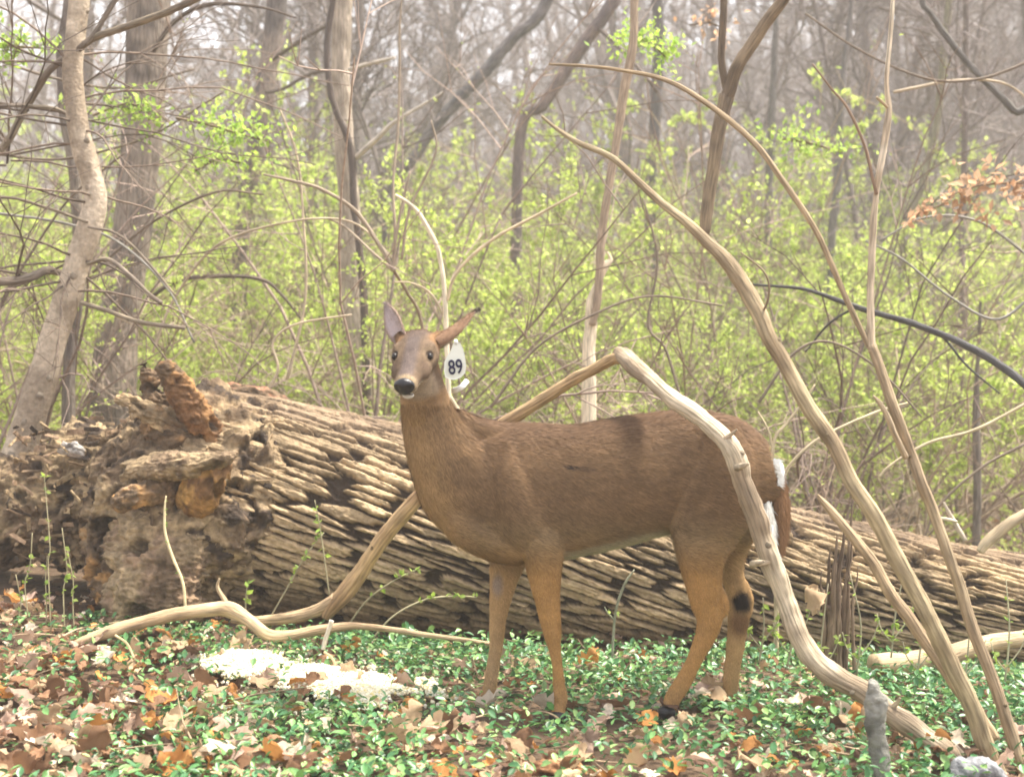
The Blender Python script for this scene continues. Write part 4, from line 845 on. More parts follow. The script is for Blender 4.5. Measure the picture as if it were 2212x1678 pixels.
# corn pile
cornt = thing('corn_pile', 'bright spilled pile of pale yellow corn on the periwinkle', 'corn', tuple(at(650, 1470, 4.3)))
o0 = np.array(cornt.location)
n = 60000; px = N.uniform(400, 990, n); py = N.uniform(1415, 1570, n)
yy = (CAMZ-.03)*F/(py-HY); xx = (px-CX)/F*yy
fld = corn_field(px+ (fbm(np.stack([xx*14, yy*14, 0*xx], -1), 2, 5)-.5)*110, py+(fbm(np.stack([xx*9, yy*9, 0*xx+3], -1), 2, 6)-.5)*48)
keep = N.uniform(0, 1, n) < np.clip(fld*1.6-.25, .015, 1)*smooth01(.16, .36, fbm(np.stack([xx*26, yy*26, 0*xx+5], -1), 2, 9)+.35*fld); xx, yy, fld = xx[keep][:16000], yy[keep][:16000], fld[keep][:16000]
loc = np.stack([xx, yy, ground_z(xx, yy)+.040+.030*np.clip(fld, 0, 1)*N.uniform(.4, 1, len(xx))], -1)
kv = np.array([[-.5, -.4, -.3], [.5, -.4, -.3], [.35, .5, -.2], [-.35, .5, -.2], [-.4, -.3, .3], [.4, -.3, .3], [.25, .4, .3], [-.25, .4, .3]])
geo = Geo(); cc = np.array([(.88, .80, .56), (.90, .86, .70), (.88, .74, .36)])[N.choice(3, len(xx), p=[.4, .45, .15])]*N.uniform(.85, 1.05, (len(xx), 1))
scatter(kv, flake_f, loc, rotm(N.uniform(0, 6.28, len(xx)), N.uniform(0, 3, len(xx)), N.uniform(0, 3, len(xx))), N.uniform(.007, .013, len(xx)), cc, geo)
o = link('kernels', geo.mesh('kernels', M['corn'], o0, False), cornt); o['kind'] = 'stuff'

# red rotten wood along the bottom edge
gq = Geo()
o = rot_body('rotten_chunk', [[1070, 1690, 3.46, 8, .6], [1120, 1672, 3.46, 20, .6], [1190, 1664, 3.46, 23, .6], [1260, 1670, 3.46, 18, .6], [1310, 1686, 3.46, 8, .6]], 60, .35, [(.42, .22, .11), (.30, .15, .08), (.50, .28, .14)], None, tuple(at(1190, 1680, 3.42)), seed=61, sub=16)
o.location = at(1190, 1680, 3.42); tag(o, 'reddish brown rotten wood crumbling at the bottom edge before the deer', 'wood')

# seedlings in front of the log
bud_v = leaf_v*[1.1, 1, 1]
def seedling(label, K, nleaf, lsize=.022, col=(.36, .32, .20), extra=()):
    o0 = at(*K[0][:3]); t = thing('seedling', label, 'seedling', tuple(o0), 'thin seedlings by the log')
    gq = Geo(); P, r = limb(gq, K, k=5, sub=5, col=col, lump=.05, seed=len(used)+nleaf)
    allP = [P]
    for e in extra: allP.append(limb(gq, e, k=5, sub=5, col=col, lump=.05, seed=nleaf)[0])
    link('stem', gq.mesh('seedling_stem', M['twig'], o0), t); Q_ = np.vstack([q[len(q)//4:] for q in allP])
    pts = Q_[N.integers(0, len(Q_), nleaf)]; gl = Geo(); add_leaves(gl, np.vstack([pts, pts]), lsize, freshc(2*nleaf)*.8, flat=.7)
    link('leaves', gl.mesh('seedling_leaves', M['leaf'], o0, False), t)
seedling('pale bent seedling stem standing against the root foot', [[402, 1330, 4.75, 3.2], [396, 1260, 4.75, 3.2], [372, 1200, 4.75, 3.2], [356, 1150, 4.75, 3], [355, 1100, 4.75, 2.5], [358, 1070, 4.75, 1.5]], 8, .018, (.60, .50, .30))
seedling('budding seedling arching up between the log and limb\'s fork', [[740, 1370, 4.85, 2.2], [790, 1300, 4.85, 2], [850, 1255, 4.85, 1.8], [900, 1230, 4.85, 1]], 12, .024)
seedling('budding twig arching low toward the deer\'s far foreleg', [[800, 1385, 4.8, 2.2], [850, 1330, 4.8, 2], [920, 1295, 4.8, 2], [990, 1288, 4.8, 1.5], [1030, 1290, 4.8, 1]], 14, .024)
seedling('upright seedling with leaf pairs beside the sloping limb', [[712, 1290, 4.9, 1.6], [700, 1200, 4.9, 1.6], [690, 1130, 4.9, 1.4], [680, 1080, 4.9, 1]], 9, .024)
seedling('thin seedling leaning against the middle of the log', [[580, 1340, 4.9, 1.8], [620, 1270, 4.9, 1.8], [660, 1200, 4.9, 1.5], [700, 1150, 4.9, 1]], 10, .024)
seedling('tiny seedling with one pair of leaves before the log', [[532, 1345, 4.8, 1.8], [530, 1300, 4.8, 1.8], [534, 1262, 4.8, 1]], 4, .034)
seedling('tall grey seedling standing between the deer\'s belly and ground', [[1322, 1440, 4.7, 3], [1325, 1370, 4.7, 3], [1332, 1310, 4.7, 3], [1350, 1260, 4.7, 3], [1370, 1230, 4.7, 1.5]], 2, .02, (.40, .40, .28), extra=([[1328, 1340, 4.7, 2], [1312, 1322, 4.7, 2], [1306, 1310, 4.7, 1]],))
for i, (a, b, c) in enumerate([(110, 1370, 1030), (140, 1370, 1140), (100, 1350, 1200), (60, 1330, 1150), (160, 1360, 1190), (40, 1400, 1240)]):
    seedling(f'{["tall thin", "stiff upright", "short leafy", "slanting", "yellowish leafy", "low bent"][i]} seedling before the dark hollow of the rotten butt', [[a, b, 4.8, 1.5], [a-6+3*(i % 3), (b+c)/2+20, 4.8, 1.3], [a-2+7*(i % 2), (b+c)/2-20, 4.8, 1.2], [a-14+8*(i % 4), c, 4.8, .8]], 6, .024, (.38, .33, .2))
for i, (a, b, c, l) in enumerate([(1640, 1430, 1290, 'before the far hind hock'), (1765, 1490, 1260, 'beside the splintered stump'), (1850, 1460, 1240, 'between stump and leaning stub'), (1700, 1440, 1330, 'behind the dead limb\'s elbow'), (1980, 1480, 1300, 'between the two sapling stems'), (2080, 1500, 1330, 'in front of the small pale log'), (2170, 1480, 1250, 'at the picture edge by the small log'), (1925, 1420, 1230, 'above the small log\'s cut end')]):
    seedling(f'leafy thin shoot {l}', [[a, b, 4.4, 2.2], [a+10, (b+c)/2, 4.4, 2], [a+R.uniform(-20, 30), c, 4.4, 1]], 16, .024, (.40, .36, .24), extra=([[a+5, b-30, 4.4, 1.6], [a-20, b-60, 4.4, 1.4], [a-30, b-95, 4.4, 1]], [[a+5, b-40, 4.4, 1.6], [a+35, b-80, 4.4, 1.4], [a+50, b-120, 4.4, 1]]))

# ------------------------------------------------------------------ the deer
VS = .0055
def loft(K, sides=24, sub=6, endr=.55):
    """K rows: px, py, Y, half px (in the picture plane), half depth m"""
    C = np.array([np.append(at(a, b, c), (d/F*c, e)) for a, b, c, d, e in K]); return loftw(C, sides, sub, endr)
def loftw(C, sides=24, sub=6, endr=.55, up=None):
    """C rows: x, y, z, half u, half w"""
    C = spline(np.asarray(C, float), sub); P, ru, rw = C[:, :3], C[:, 3], C[:, 4]
    t0 = unit(P[0]-P[1]); t1 = unit(P[-1]-P[-2]); m = 4; th = np.arange(m)/m
    Pa = [P[0]+t0*ru[0]*endr*math.cos(q*math.pi/2) for q in th]; fa = [max(.02, math.sin(q*math.pi/2)) for q in th]
    Pb = [P[-1]+t1*ru[-1]*endr*math.cos(q*math.pi/2) for q in th][::-1]; fb = fa[::-1]
    P = np.vstack([Pa, P, Pb]); ru = np.concatenate([ru[0]*np.array(fa), ru, ru[-1]*np.array(fb)]); rw = np.concatenate([rw[0]*np.array(fa), rw, rw[-1]*np.array(fb)])
    Tn = np.gradient(P, axis=0); Tn /= np.linalg.norm(Tn, axis=1)[:, None]+1e-9
    U = np.cross(Tn, [0, 1., 0]) if up is None else np.tile(up, (len(P), 1))-Tn*(Tn@np.array(up))[:, None]
    U /= np.linalg.norm(U, axis=1)[:, None]+1e-9; W = np.cross(U, Tn)
    a = np.arange(sides)*2*math.pi/sides
    V = (P[:, None, :]+(ru[:, None, None]*U[:, None, :])*np.cos(a)[None, :, None]+(rw[:, None, None]*W[:, None, :])*np.sin(a)[None, :, None]).reshape(-1, 3)
    n_ = len(P); Fq = [tuple(f) for f in grid_faces(n_, sides)]
    Fq.append(tuple(range(sides))[::-1]); Fq.append(tuple((n_-1)*sides+i for i in range(sides)))
    return V, Fq
def ell(c, ax, rot=None, n=16):
    V = []; Fq = []
    for i in range(1, n):
        th = math.pi*i/n
        for j in range(n*2):
            ph = math.pi*j/n; V.append([math.sin(th)*math.cos(ph), math.sin(th)*math.sin(ph), math.cos(th)])
    k = n*2
    Fq = [tuple(f) for f in grid_faces(n-1, k)]; Fq.append(tuple(range(k))[::-1]); Fq.append(tuple((n-2)*k+i for i in range(k)))
    V = np.array(V)*np.array(ax)
    if rot is not None: V = V@np.array(rot).T
    return V+np.array(c), Fq
parts = []
# trunk of the body: vertical sections given by top and bottom lines
tb = [(985, 985, 1135, .06), (1015, 940, 1168, .095), (1055, 918, 1192, .118), (1100, 912, 1208, .128), (1150, 914, 1216, .132), (1205, 916, 1210, .138), (1265, 915, 1196, .145), (1325, 905, 1181, .150), (1385, 895, 1165, .152), (1435, 888, 1153, .132), (1480, 885, 1150, .132), (1530, 889, 1150, .140), (1580, 902, 1145, .132), (1625, 930, 1125, .115), (1658, 965, 1095, .085), (1672, 990, 1060, .055)]
parts.append(loft([(a, (b+c)/2, 4.17, (c-b)/2, d) for a, b, c, d in tb], 32, 5, .25))
# neck
parts.append(loft([(908, 790, 4.10, 40, .050), (913, 835, 4.10, 47, .056), (921, 880, 4.11, 56, .062), (936, 930, 4.12, 66, .072), (962, 985, 4.13, 84, .088), (1000, 1040, 4.15, 105, .108), (1050, 1080, 4.17, 112, .115)], 28, 5, .3))
parts.append(loft([(985, 900, 4.15, 22, .035), (1020, 930, 4.16, 34, .05), (1080, 945, 4.17, 34, .06)], 20, 5))     # crest into withers
# brisket
parts.append(loft([(975, 1090, 4.13, 36, .07), (1010, 1130, 4.14, 50, .085), (1060, 1165, 4.15, 45, .085), (1120, 1180, 4.16, 40, .08)], 24, 5))
# shoulder, haunch muscles on the near and far side
for sy in (-1, 1):
    Yc = 4.17+sy*.066
    parts.append(loft([(1092, 965, Yc-sy*.03, 30, .06), (1100, 1040, Yc, 58, .078), (1130, 1115, Yc, 66, .08), (1160, 1170, Yc, 52, .06)], 24, 5))
    parts.append(loft([(1545, 930, 4.17+sy*.055, 50, .07), (1555, 1010, 4.17+sy*.074, 84, .085), (1540, 1085, 4.17+sy*.078, 90, .08), (1515, 1150, 4.17+sy*.075, 72, .068)], 24, 5))
# near foreleg
YN = 4.075
parts.append(loft([(1165, 1130, YN+.03, 55, .06), (1172, 1190, YN, 43, .048), (1176, 1235, YN, 37, .040), (1182, 1290, YN, 29, .031), (1190, 1345, YN, 23.5, .025), (1194, 1372, YN, 21, .025), (1198, 1400, YN, 15.5, .019), (1204, 1440, YN, 12.5, .014), (1208, 1480, YN, 13.5, .014), (1211, 1505, YN, 16, .017), (1208, 1528, YN, 14, .015), (1205, 1546, YN-.005, 16, .017)], 22, 5))
# far foreleg
YF = 4.275
parts.append(loft([(1105, 1150, YF-.05, 42, .05), (1098, 1200, YF-.01, 40, .045), (1090, 1240, YF, 33, .036), (1082, 1290, YF, 25, .029), (1075, 1335, YF, 18, .023), (1073, 1362, YF, 17, .021), (1071, 1395, YF, 14.5, .016), (1066, 1430, YF, 13.5, .013), (1061, 1465, YF, 14, .013), (1057, 1488, YF, 15, .016), (1052, 1510, YF, 16, .016), (1048, 1530, YF, 16, .016)], 22, 5))
# near hind leg: thigh, stifle, hock, cannon
YH = 4.07
parts.append(loft([(1535, 1080, YH+.05, 90, .07), (1520, 1150, YH+.02, 74, .058), (1515, 1200, YH, 54, .048), (1518, 1250, YH, 43, .038), (1524, 1300, YH, 36, .030), (1532, 1335, YH, 30, .026), (1524, 1372, YH, 25, .021), (1506, 1412, YH, 19.5, .016), (1488, 1450, YH, 17, .015), (1470, 1482, YH, 18, .016), (1455, 1505, YH, 18, .016), (1444, 1530, YH, 17, .016)], 22, 5))
parts.append(loft([(1545, 1265, YH, 14, .014), (1562, 1300, YH, 13, .014), (1562, 1326, YH, 12, .014)], 14, 5))       # point of hock
# far hind leg
YG = 4.30
parts.append(loft([(1600, 1060, YG-.06, 60, .06), (1590, 1130, YG-.02, 48, .05), (1578, 1190, YG, 34, .040), (1580, 1235, YG, 26, .030), (1591, 1275, YG, 25, .026), (1598, 1310, YG, 26, .023), (1594, 1350, YG, 22, .020), (1588, 1400, YG, 19, .016), (1582, 1445, YG, 18, .015), (1576, 1490, YG, 17, .016), (1566, 1520, YG, 17, .016), (1560, 1545, YG, 17, .016)], 22, 5))
parts.append(loft([(1604, 1262, YG, 13, .013), (1617, 1292, YG, 11, .013), (1614, 1322, YG, 12, .013)], 14, 5))
# head frame
poll = at(908, 738, 4.12); nosep = at(873, 836, 3.875); fw = nosep-poll; HL = np.linalg.norm(fw); fw = fw/HL
lat = unit(np.cross(fw, [0, 0, 1.])); dor = np.cross(lat, fw)            # lateral, dorsal
if dor[2] < 0: dor = -dor
lat = np.cross(dor, fw)
if lat[0] < 0: lat = -lat
def hp(s, l=0., d=0.): return poll+fw*HL*s+lat*l+dor*d
HC = [(-.06, .040, .042, -.010), (.06, .056, .052, -.004), (.20, .069, .058, 0), (.34, .073, .058, 0), (.46, .066, .053, -.002), (.58, .050, .046, -.004), (.70, .0415, .039, -.006), (.82, .037, .034, -.006), (.92, .0345, .031, -.006), (.985, .027, .024, -.007)]
parts.append(loftw([np.append(hp(s, 0, d), (hh, ww)) for s, ww, hh, d in HC], 28, 5, .3, up=dor))
JC = [(.10, .036, .035, -.050), (.30, .040, .036, -.048), (.50, .033, .026, -.044), (.70, .024, .018, -.037), (.88, .020, .014, -.031)]
parts.append(loftw([np.append(hp(s, 0, d), (hh, ww)) for s, ww, hh, d in JC], 22, 5, .4, up=dor))
for sg in (-1, 1):
    Rm = np.stack([lat, fw, dor], 1)
    parts.append(ell(hp(.36, sg*.046, .034), (.020, .026, .014), Rm, 10))      # brow ridge
    parts.append(ell(hp(.58, sg*.038, -.008), (.022, .050, .026), Rm, 10))     # cheek
    et = at(835, 658, 4.20) if sg < 0 else at(1029, 667, 4.12); eb = hp(.12, sg*.040, .006); ed = unit(et-eb)
    parts.append(loftw([np.append(eb, (.030, .030)), np.append(eb+ed*.028, (.025, .024)), np.append(eb+ed*.050, (.017, .014))], 14, 4, .4))   # ear root
    parts.append(ell(hp(.93, sg*.020, -.008), (.016, .022, .018), Rm, 10))     # upper lip
parts.append(loft([(900, 800, 4.05, 34, .045), (908, 850, 4.07, 42, .05), (916, 890, 4.1, 50, .055)], 20, 5))       # throat
V = []; Fl = []; nn = 0
for v_, f_ in parts:
    V.append(v_); Fl += [tuple(int(i)+nn for i in f) for f in f_]; nn += len(v_)
me = bpy.data.meshes.new('deer_raw'); me.from_pydata(np.concatenate(V).tolist(), [], Fl); me.update()
import bmesh
bmm = bmesh.new(); bmm.from_mesh(me)
# every shell outward
bmesh.ops.recalc_face_normals(bmm, faces=bmm.faces); bmm.to_mesh(me); bmm.free()
tmp = bpy.data.objects.new('tmp', me); COL.objects.link(tmp)
md = tmp.modifiers.new('r', 'REMESH'); md.mode = 'VOXEL'; md.voxel_size = VS; md.use_smooth_shade = True
sm = tmp.modifiers.new('s', 'SMOOTH'); sm.factor = .5; sm.iterations = 9
dg = bpy.context.evaluated_depsgraph_get(); body = bpy.data.meshes.new_from_object(tmp.evaluated_get(dg))
bpy.data.objects.remove(tmp); body.name = 'deer_body'
nv_ = len(body.vertices); BV = np.empty(nv_*3, np.float32); body.vertices.foreach_get('co', BV); BV = BV.reshape(-1, 3).astype(float)
BN = np.empty(nv_*3, np.float32); body.vertex_normals.foreach_get('vector', BN); BN = BN.reshape(-1, 3)
# soft relief: muscle and coat unevenness
BV += BN*((fbm(BV*9, 3, 401)-.5)*.010)[:, None]
body.vertices.foreach_set('co', BV.astype(np.float32).ravel()); body.update()
def coat_color(P, Nn):
    px = CX+F*P[:, 0]/P[:, 1]; py = HY-F*(P[:, 2]-CAMZ)/P[:, 1]; nz = Nn[:, 2]
    mix = lambda c, k_, w_: c*(1-w_[:, None])+np.array(k_)*w_[:, None]
    S = smooth01
    c = np.tile(np.array([.232, .148, .088]), (len(P), 1))
    c = mix(c, (.16, .098, .064), S(.15, .9, nz)*S(1120, 960, py))                      # darker reddish back
    c = mix(c, (.27, .19, .11), S(1080, 1190, py)*(px > 940))                           # lower flank
    c = mix(c, (.44, .25, .10), S(1140, 1270, py)*S(940, 980, px))                       # tan legs
    c = mix(c, (.33, .215, .125), S(1050, 930, px)*S(830, 900, py)*.7)                     # neck
    c = mix(c, (.42, .275, .15), S(945, 885, px+(py-900)*-.32)*S(850, 900, py))            # pale throat edge
    c = mix(c, (.46, .28, .13), S(1450, 1520, py)*S(.0, 1, px/1000))
    belly = S(-.62, -.9, nz)*S(1190, 1230, px)*S(1450, 1420, px)*S(1130, 1160, py)*S(1230, 1215, py)
    c = mix(c, (.66, .62, .50), belly)
    # rear edge: white inner thighs under the tail
    c = mix(c, (.78, .77, .72), S(1648, 1660, px)*S(1085, 1105, py)*S(1230, 1200, py))
    # inner side of the far legs is pale
    inn = (P[:, 1] > 4.2) & (Nn[:, 1] < -.2)
    c = mix(c, (.46, .32, .19), inn*S(1170, 1220, py)*.55)
    # tarsal gland on the far hock
    gd = S(30, 15, np.hypot((px-1602)*1.15, (py-1300)*.85)+12*(fbm(P*60, 2, 407)-.5))*(P[:, 1] > 4.2)*(Nn[:, 1] < .2)
    c = mix(c, (.018, .014, .014), gd)
    gd2 = S(34, 10, np.hypot((px-1600), (py-1342)*.7))*(P[:, 1] > 4.2)*(1-gd); c = mix(c, (.12, .055, .03), gd2*.8)
    # grey bruise on the far forearm
    c = mix(c, (.24, .20, .20), S(30, 8, np.hypot((px-1074)*1.7, (py-1262)*.8))*(P[:, 1] > 4.2)*.8)
    # dark nicks on the shoulder
    c = mix(c, (.05, .035, .03), S(1., .5, np.hypot((px-1228)/22, (py-1008-(px-1228)*.02)/5))*(Nn[:, 1] < 0))
    c = mix(c, (.13, .085, .06), S(1., .4, np.hypot((px-1262)/26, (py-1012-(px-1262)*.12)/9))*(Nn[:, 1] < 0)*.7)
    # darker flank patches
    c = mix(c, (.15, .10, .07), S(60, 10, np.hypot((px-1455)*.8, (py-960)))*.5*(Nn[:, 1] < 0))
    # face
    q = P-poll; s_ = (q@fw)/HL; l_ = q@lat; d_ = q@dor
    head = S(.02, .10, s_)*(P[:, 1] < 4.14)*(np.abs(l_) < .085)*S(-.12, -.095, d_)*(py < 880)
    hc = np.tile(np.array([.165, .118, .088]), (len(P), 1))
    hc = mix(hc, (.145, .115, .115), S(.030, .012, np.abs(l_))*S(0, .02, d_)*S(.12, .3, s_))       # greyish blaze
    hc = mix(hc, (.11, .08, .075), S(.05, .02, np.abs(l_))*S(.34, .16, s_)*S(.0, .02, d_)*.85)
    hc = mix(hc, (.27, .155, .08), S(.030, .05, np.abs(l_))*S(.34, .2, s_)*.8)
    for sg in (-1, 1):
        de = np.sqrt(((s_-.475)*HL)**2+((l_-sg*.053)/1.0)**2+((d_-.024))**2); hc = mix(hc, (.31, .235, .165), S(.034, .016, de)*.60*S(-.03, .01, np.abs(d_-.018)-.004))
        hc = mix(hc, (.05, .035, .03), S(.0175, .0135, de))
        dm = np.sqrt(((s_-.63)*HL)**2+((l_-sg*.038)/1.0)**2+(d_-.004)**2); hc = mix(hc, (.10, .065, .05), S(.026, .008, dm)*.8)
    hc = mix(hc, (.36, .28, .20), S(.86, .93, s_)*(d_ > -.1))
    hc = mix(hc, (.80, .78, .72), S(-.012, -.03, d_)*S(.66, .78, s_))                         # white chin
    hc = mix(hc, (.45, .36, .27), S(-.03, -.05, d_)*S(.3, .5, s_)*.6)
    hc = hc*(.70+.6*fbm(P*[80, 80, 80], 3, 409)[:, None])
    c = c*(1-head[:, None])+hc*head[:, None]
    m = fbm(P*[14, 14, 26], 3, 402)[:, None]; m2 = fbm(P*[45, 45, 90], 2, 403)[:, None]; c = c*(.62+.46*m+.30*m2)*np.array([.84, .80, .70])
    return c
a = body.attributes.new('col', 'FLOAT_COLOR', 'POINT'); bc = np.ones((nv_, 4), np.float32); bc[:, :3] = coat_color(BV, BN); a.data.foreach_set('color', bc.ravel())
body.materials.clear(); body.materials.append(M['coat'])
D0 = np.array(at(1330, 1530, 4.17)); D0[2] = float(ground_z(D0[0], D0[1]))
deer = thing('deer', 'brown white-tailed doe standing side-on and staring at the camera, numbered ear tag', 'deer', tuple(D0))
bo = link('body', body, deer); bo.location = -D0
def dl_(name, me_): o = link(name, me_, deer); o.location = -D0; return o
# fur
body.calc_loop_triangles(); nt_ = len(body.loop_triangles); TI = np.empty(nt_*3, np.int32); body.loop_triangles.foreach_get('vertices', TI); TI = TI.reshape(-1, 3)
A, B, C = BV[TI[:, 0]], BV[TI[:, 1]], BV[TI[:, 2]]; ar = np.linalg.norm(np.cross(B-A, C-A), axis=1)
nf = 190000; ti = N.choice(nt_, nf, p=ar/ar.sum()); u = N.uniform(0, 1, (nf, 1)); v = N.uniform(0, 1, (nf, 1)); fl = (u+v) > 1; u = np.where(fl, 1-u, u); v = np.where(fl, 1-v, v)
FP = A[ti]+(B-A)[ti]*u+(C-A)[ti]*v; FN = BN[TI[ti, 0]]*(1-u-v)+BN[TI[ti, 1]]*u+BN[TI[ti, 2]]*v; FN /= np.linalg.norm(FN, axis=1)[:, None]
px = CX+F*FP[:, 0]/FP[:, 1]; py = HY-F*(FP[:, 2]-CAMZ)/FP[:, 1]
legw = smooth01(1190, 1260, py)[:, None]; neckw = (smooth01(1090, 960, px)*smooth01(1150, 1050, py))[:, None]
q = FP-poll; s_ = (q@fw)/HL; headw = (smooth01(.0, .12, s_)*(py < 870)*(FP[:, 1] < 4.13)*(px < 970))[:, None]
flow = np.array([1, 0, -.42])*(1-legw)*(1-neckw)+np.array([.18, .02, -1])*legw+np.array([.38, 0, -1])*neckw*(1-legw)
flow = flow*(1-headw)-fw[None]*headw
sw = np.stack([fbm(FP*6+i*9, 2, 410+i) for i in range(3)], -1)-.5
flow = flow+sw*.9+N.normal(0, .16, (nf, 3))
flow -= FN*(flow*FN).sum(1)[:, None]; flow /= np.linalg.norm(flow, axis=1)[:, None]+1e-9
lenf = (.022*(1-legw)*(1-headw)+.011*legw+.010*headw)*N.uniform(.6, 1.3, (nf, 1))
lenf = lenf*(1+.5*(smooth01(1650, 1675, px)[:, None]))
dirf = unit(1)*0 if False else (flow*.95+FN*N.uniform(.12, .38, (nf, 1))); dirf /= np.linalg.norm(dirf, axis=1)[:, None]
sd_ = np.cross(dirf, FN); sd_ /= np.linalg.norm(sd_, axis=1)[:, None]+1e-9; wd = (.0015*(1-headw*.3)-.0003*legw)
b0 = FP-FN*.001
FV = np.stack([b0-sd_*wd, b0+sd_*wd, b0+dirf*lenf], 1).reshape(-1, 3)
fc = coat_color(FP, FN)*N.uniform(.62, 1.35, (nf, 1)); fc = np.repeat(fc, 3, 0); fc[2::3] *= 1.15
FT = np.arange(nf*3).reshape(-1, 3)
keepf = ~((s_ > .44) & (s_ < .52) & (np.abs(np.abs(q@lat)-.055) < .016) & (headw[:, 0] > .5))
FT = FT[keepf]
fm = mesh_np('deer_fur', FV, FT, M['fur'], fc)
# drop the loose points of removed blades, then soften the shading with the skin's own normals
if len(fm.vertices) == nf*3: fm.normals_split_custom_set_from_vertices(np.repeat(FN, 3, 0).tolist())
fo = dl_('fur', fm); fo['kind'] = 'stuff'

def ball(c, ax, Rm, matn, name, n=12):
    V, Fq = ell(c, ax, Rm, n); me_ = bpy.data.meshes.new(name); me_.from_pydata(V.tolist(), [], Fq); me_.polygons.foreach_set('use_smooth', [True]*len(me_.polygons)); me_.materials.append(M[matn]); return dl_(name, me_)
Rm = np.stack([lat, fw, dor], 1)
for sg in (-1, 1): ball(hp(.475, sg*.0530, .0205), (.0095, .0135, .0112), Rm, 'eye', 'eye')
# nose pad: broad, with nostril commas
gV = []
V, Fq = ell((0, 0, 0), (1, 1, 1), None, 18)
xl, yl, zl = V[:, 0].copy(), V[:, 1].copy(), V[:, 2].copy()
V = np.stack([xl*.031*(1+.10*zl), yl*.020, zl*.027*(1-.12*np.abs(xl))], -1)
for sg in (-1, 1):
    dn = np.hypot((xl-sg*.60)/.26, (zl+.05)/.40); V[:, 1] -= .010*np.exp(-dn**2)*(yl > 0)
V = V@Rm.T+hp(.985, 0, -.001)
me_ = bpy.data.meshes.new('nose'); me_.from_pydata(V.tolist(), [], Fq); me_.polygons.foreach_set('use_smooth', [True]*len(me_.polygons)); me_.materials.append(M['nose']); dl_('nose', me_)
ball(hp(.945, .006, -.037), (.017, .012, .009), Rm, 'coat', 'chin', 10).data.attributes.new('col', 'FLOAT_COLOR', 'POINT').data.foreach_set('color', np.tile([.58, .54, .48, 1], 10*2*9).astype(np.float32))
# mouth line
gq = Geo(); mp_ = [hp(.97, -.022, -.030), hp(1.0, 0, -.024), hp(.97, .022, -.030)]
tube(gq, spline(np.array(mp_), 4), .0016, 5, (.03, .02, .02)); dl_('mouth', gq.mesh('mouth', M['coat']))

def ear(base, tip, facing, hw, name='ear', cin=(.55, .45, .42), cout=(.27, .17, .11), cup=.9, tipc=(.05, .04, .035), rim=None):
    base, tip = np.array(base), np.array(tip); L = np.linalg.norm(tip-base); t_ = (tip-base)/L
    fc_ = np.array(facing, float); fc_ = fc_-t_*(fc_@t_); fc_ /= np.linalg.norm(fc_); sd = np.cross(t_, fc_)
    n1, n2 = 18, 13; Vo, Vi, Co, Ci = [], [], [], []
    for i in range(n1):
        t = i/(n1-1); wv = hw*(math.sin(math.pi*(t*.84+.16))**.55)*(1 if t < .5 else (1-.25*(t-.5)*2)) if t < 1 else hw*.02
        ang = cup*(1.75-1.15*t)
        for j in range(n2):
            s = j/(n2-1)*2-1; th = s*ang
            rad_ = wv/max(.35, math.sin(min(ang, 1.5)))
            off = sd*math.sin(th)*rad_-fc_*(math.cos(th)-1)*-rad_*1.0
            p = base+t_*L*t+sd*math.sin(th)*rad_+fc_*(1-math.cos(th))*rad_-fc_*rad_*.2+fc_*.012*math.sin(t*2.5)
            nrm = unit(sd*math.sin(th)-fc_*math.cos(th))
            Vo.append(p+nrm*.0025); Vi.append(p-nrm*.0015)
            k_ = smooth01(.80, .97, t); edge = smooth01(.72, .96, abs(s))
            Co.append(np.array(cout)*(1-k_)+np.array(tipc)*k_); ci = np.array(cin)*(1-edge)+np.array(rim if rim is not None else cout)*edge; Ci.append(ci*(1-k_*.7)+np.array(tipc)*k_*.7)
    g_ = Geo(); fo_ = grid_faces(n1, n2, False); m = n1*n2
    g_.add(np.array(Vo+Vi), np.vstack([fo_, fo_[:, ::-1]+m,
        np.array([[i*n2, (i+1)*n2, (i+1)*n2+m, i*n2+m] for i in range(n1-1)]), np.array([[i*n2+n2-1, i*n2+n2-1+m, (i+1)*n2+n2-1+m, (i+1)*n2+n2-1] for i in range(n1-1)]),
        np.array([[(n1-1)*n2+j, (n1-1)*n2+j+1, (n1-1)*n2+j+1+m, (n1-1)*n2+j+m] for j in range(n2-1)])]), np.array(Co+Ci))
    # hair fringe on both faces
    Pv = np.array(Vo+Vi); Cv = np.array(Co+Ci); idx = N.integers(0, len(Pv), 2600); p = Pv[idx]+N.normal(0, .002, (2600, 3)); d = unit(tip-base)[None]*.9+N.normal(0, .22, (2600, 3))
    d /= np.linalg.norm(d, axis=1)[:, None]; l = N.uniform(.006, .014, (2600, 1)); s2 = np.cross(d, N.normal(0, 1, (2600, 3))); s2 /= np.linalg.norm(s2, axis=1)[:, None]
    HV = np.stack([p-s2*.0007, p+s2*.0007, p+d*l, p+d*l], 1).reshape(-1, 3)
    g_.add(HV, np.arange(2600*4).reshape(-1, 4), np.repeat(Cv[idx]*N.uniform(.8, 1.25, (2600, 1)), 4, 0))
    return dl_(name, g_.mesh(name, M['coat']))
ear(hp(.10, -.048, .018), at(835, 658, 4.20), (-.6, -.75, .1), .033, cin=(.44, .355, .335), cout=(.28, .20, .16), cup=.6, tipc=(.22, .17, .16))
ear(hp(.10, .050, .018), at(1029, 667, 4.12), (.62, .06, -.60), .052, cin=(.07, .055, .05), cout=(.24, .145, .09), cup=.85, rim=(.50, .44, .32))
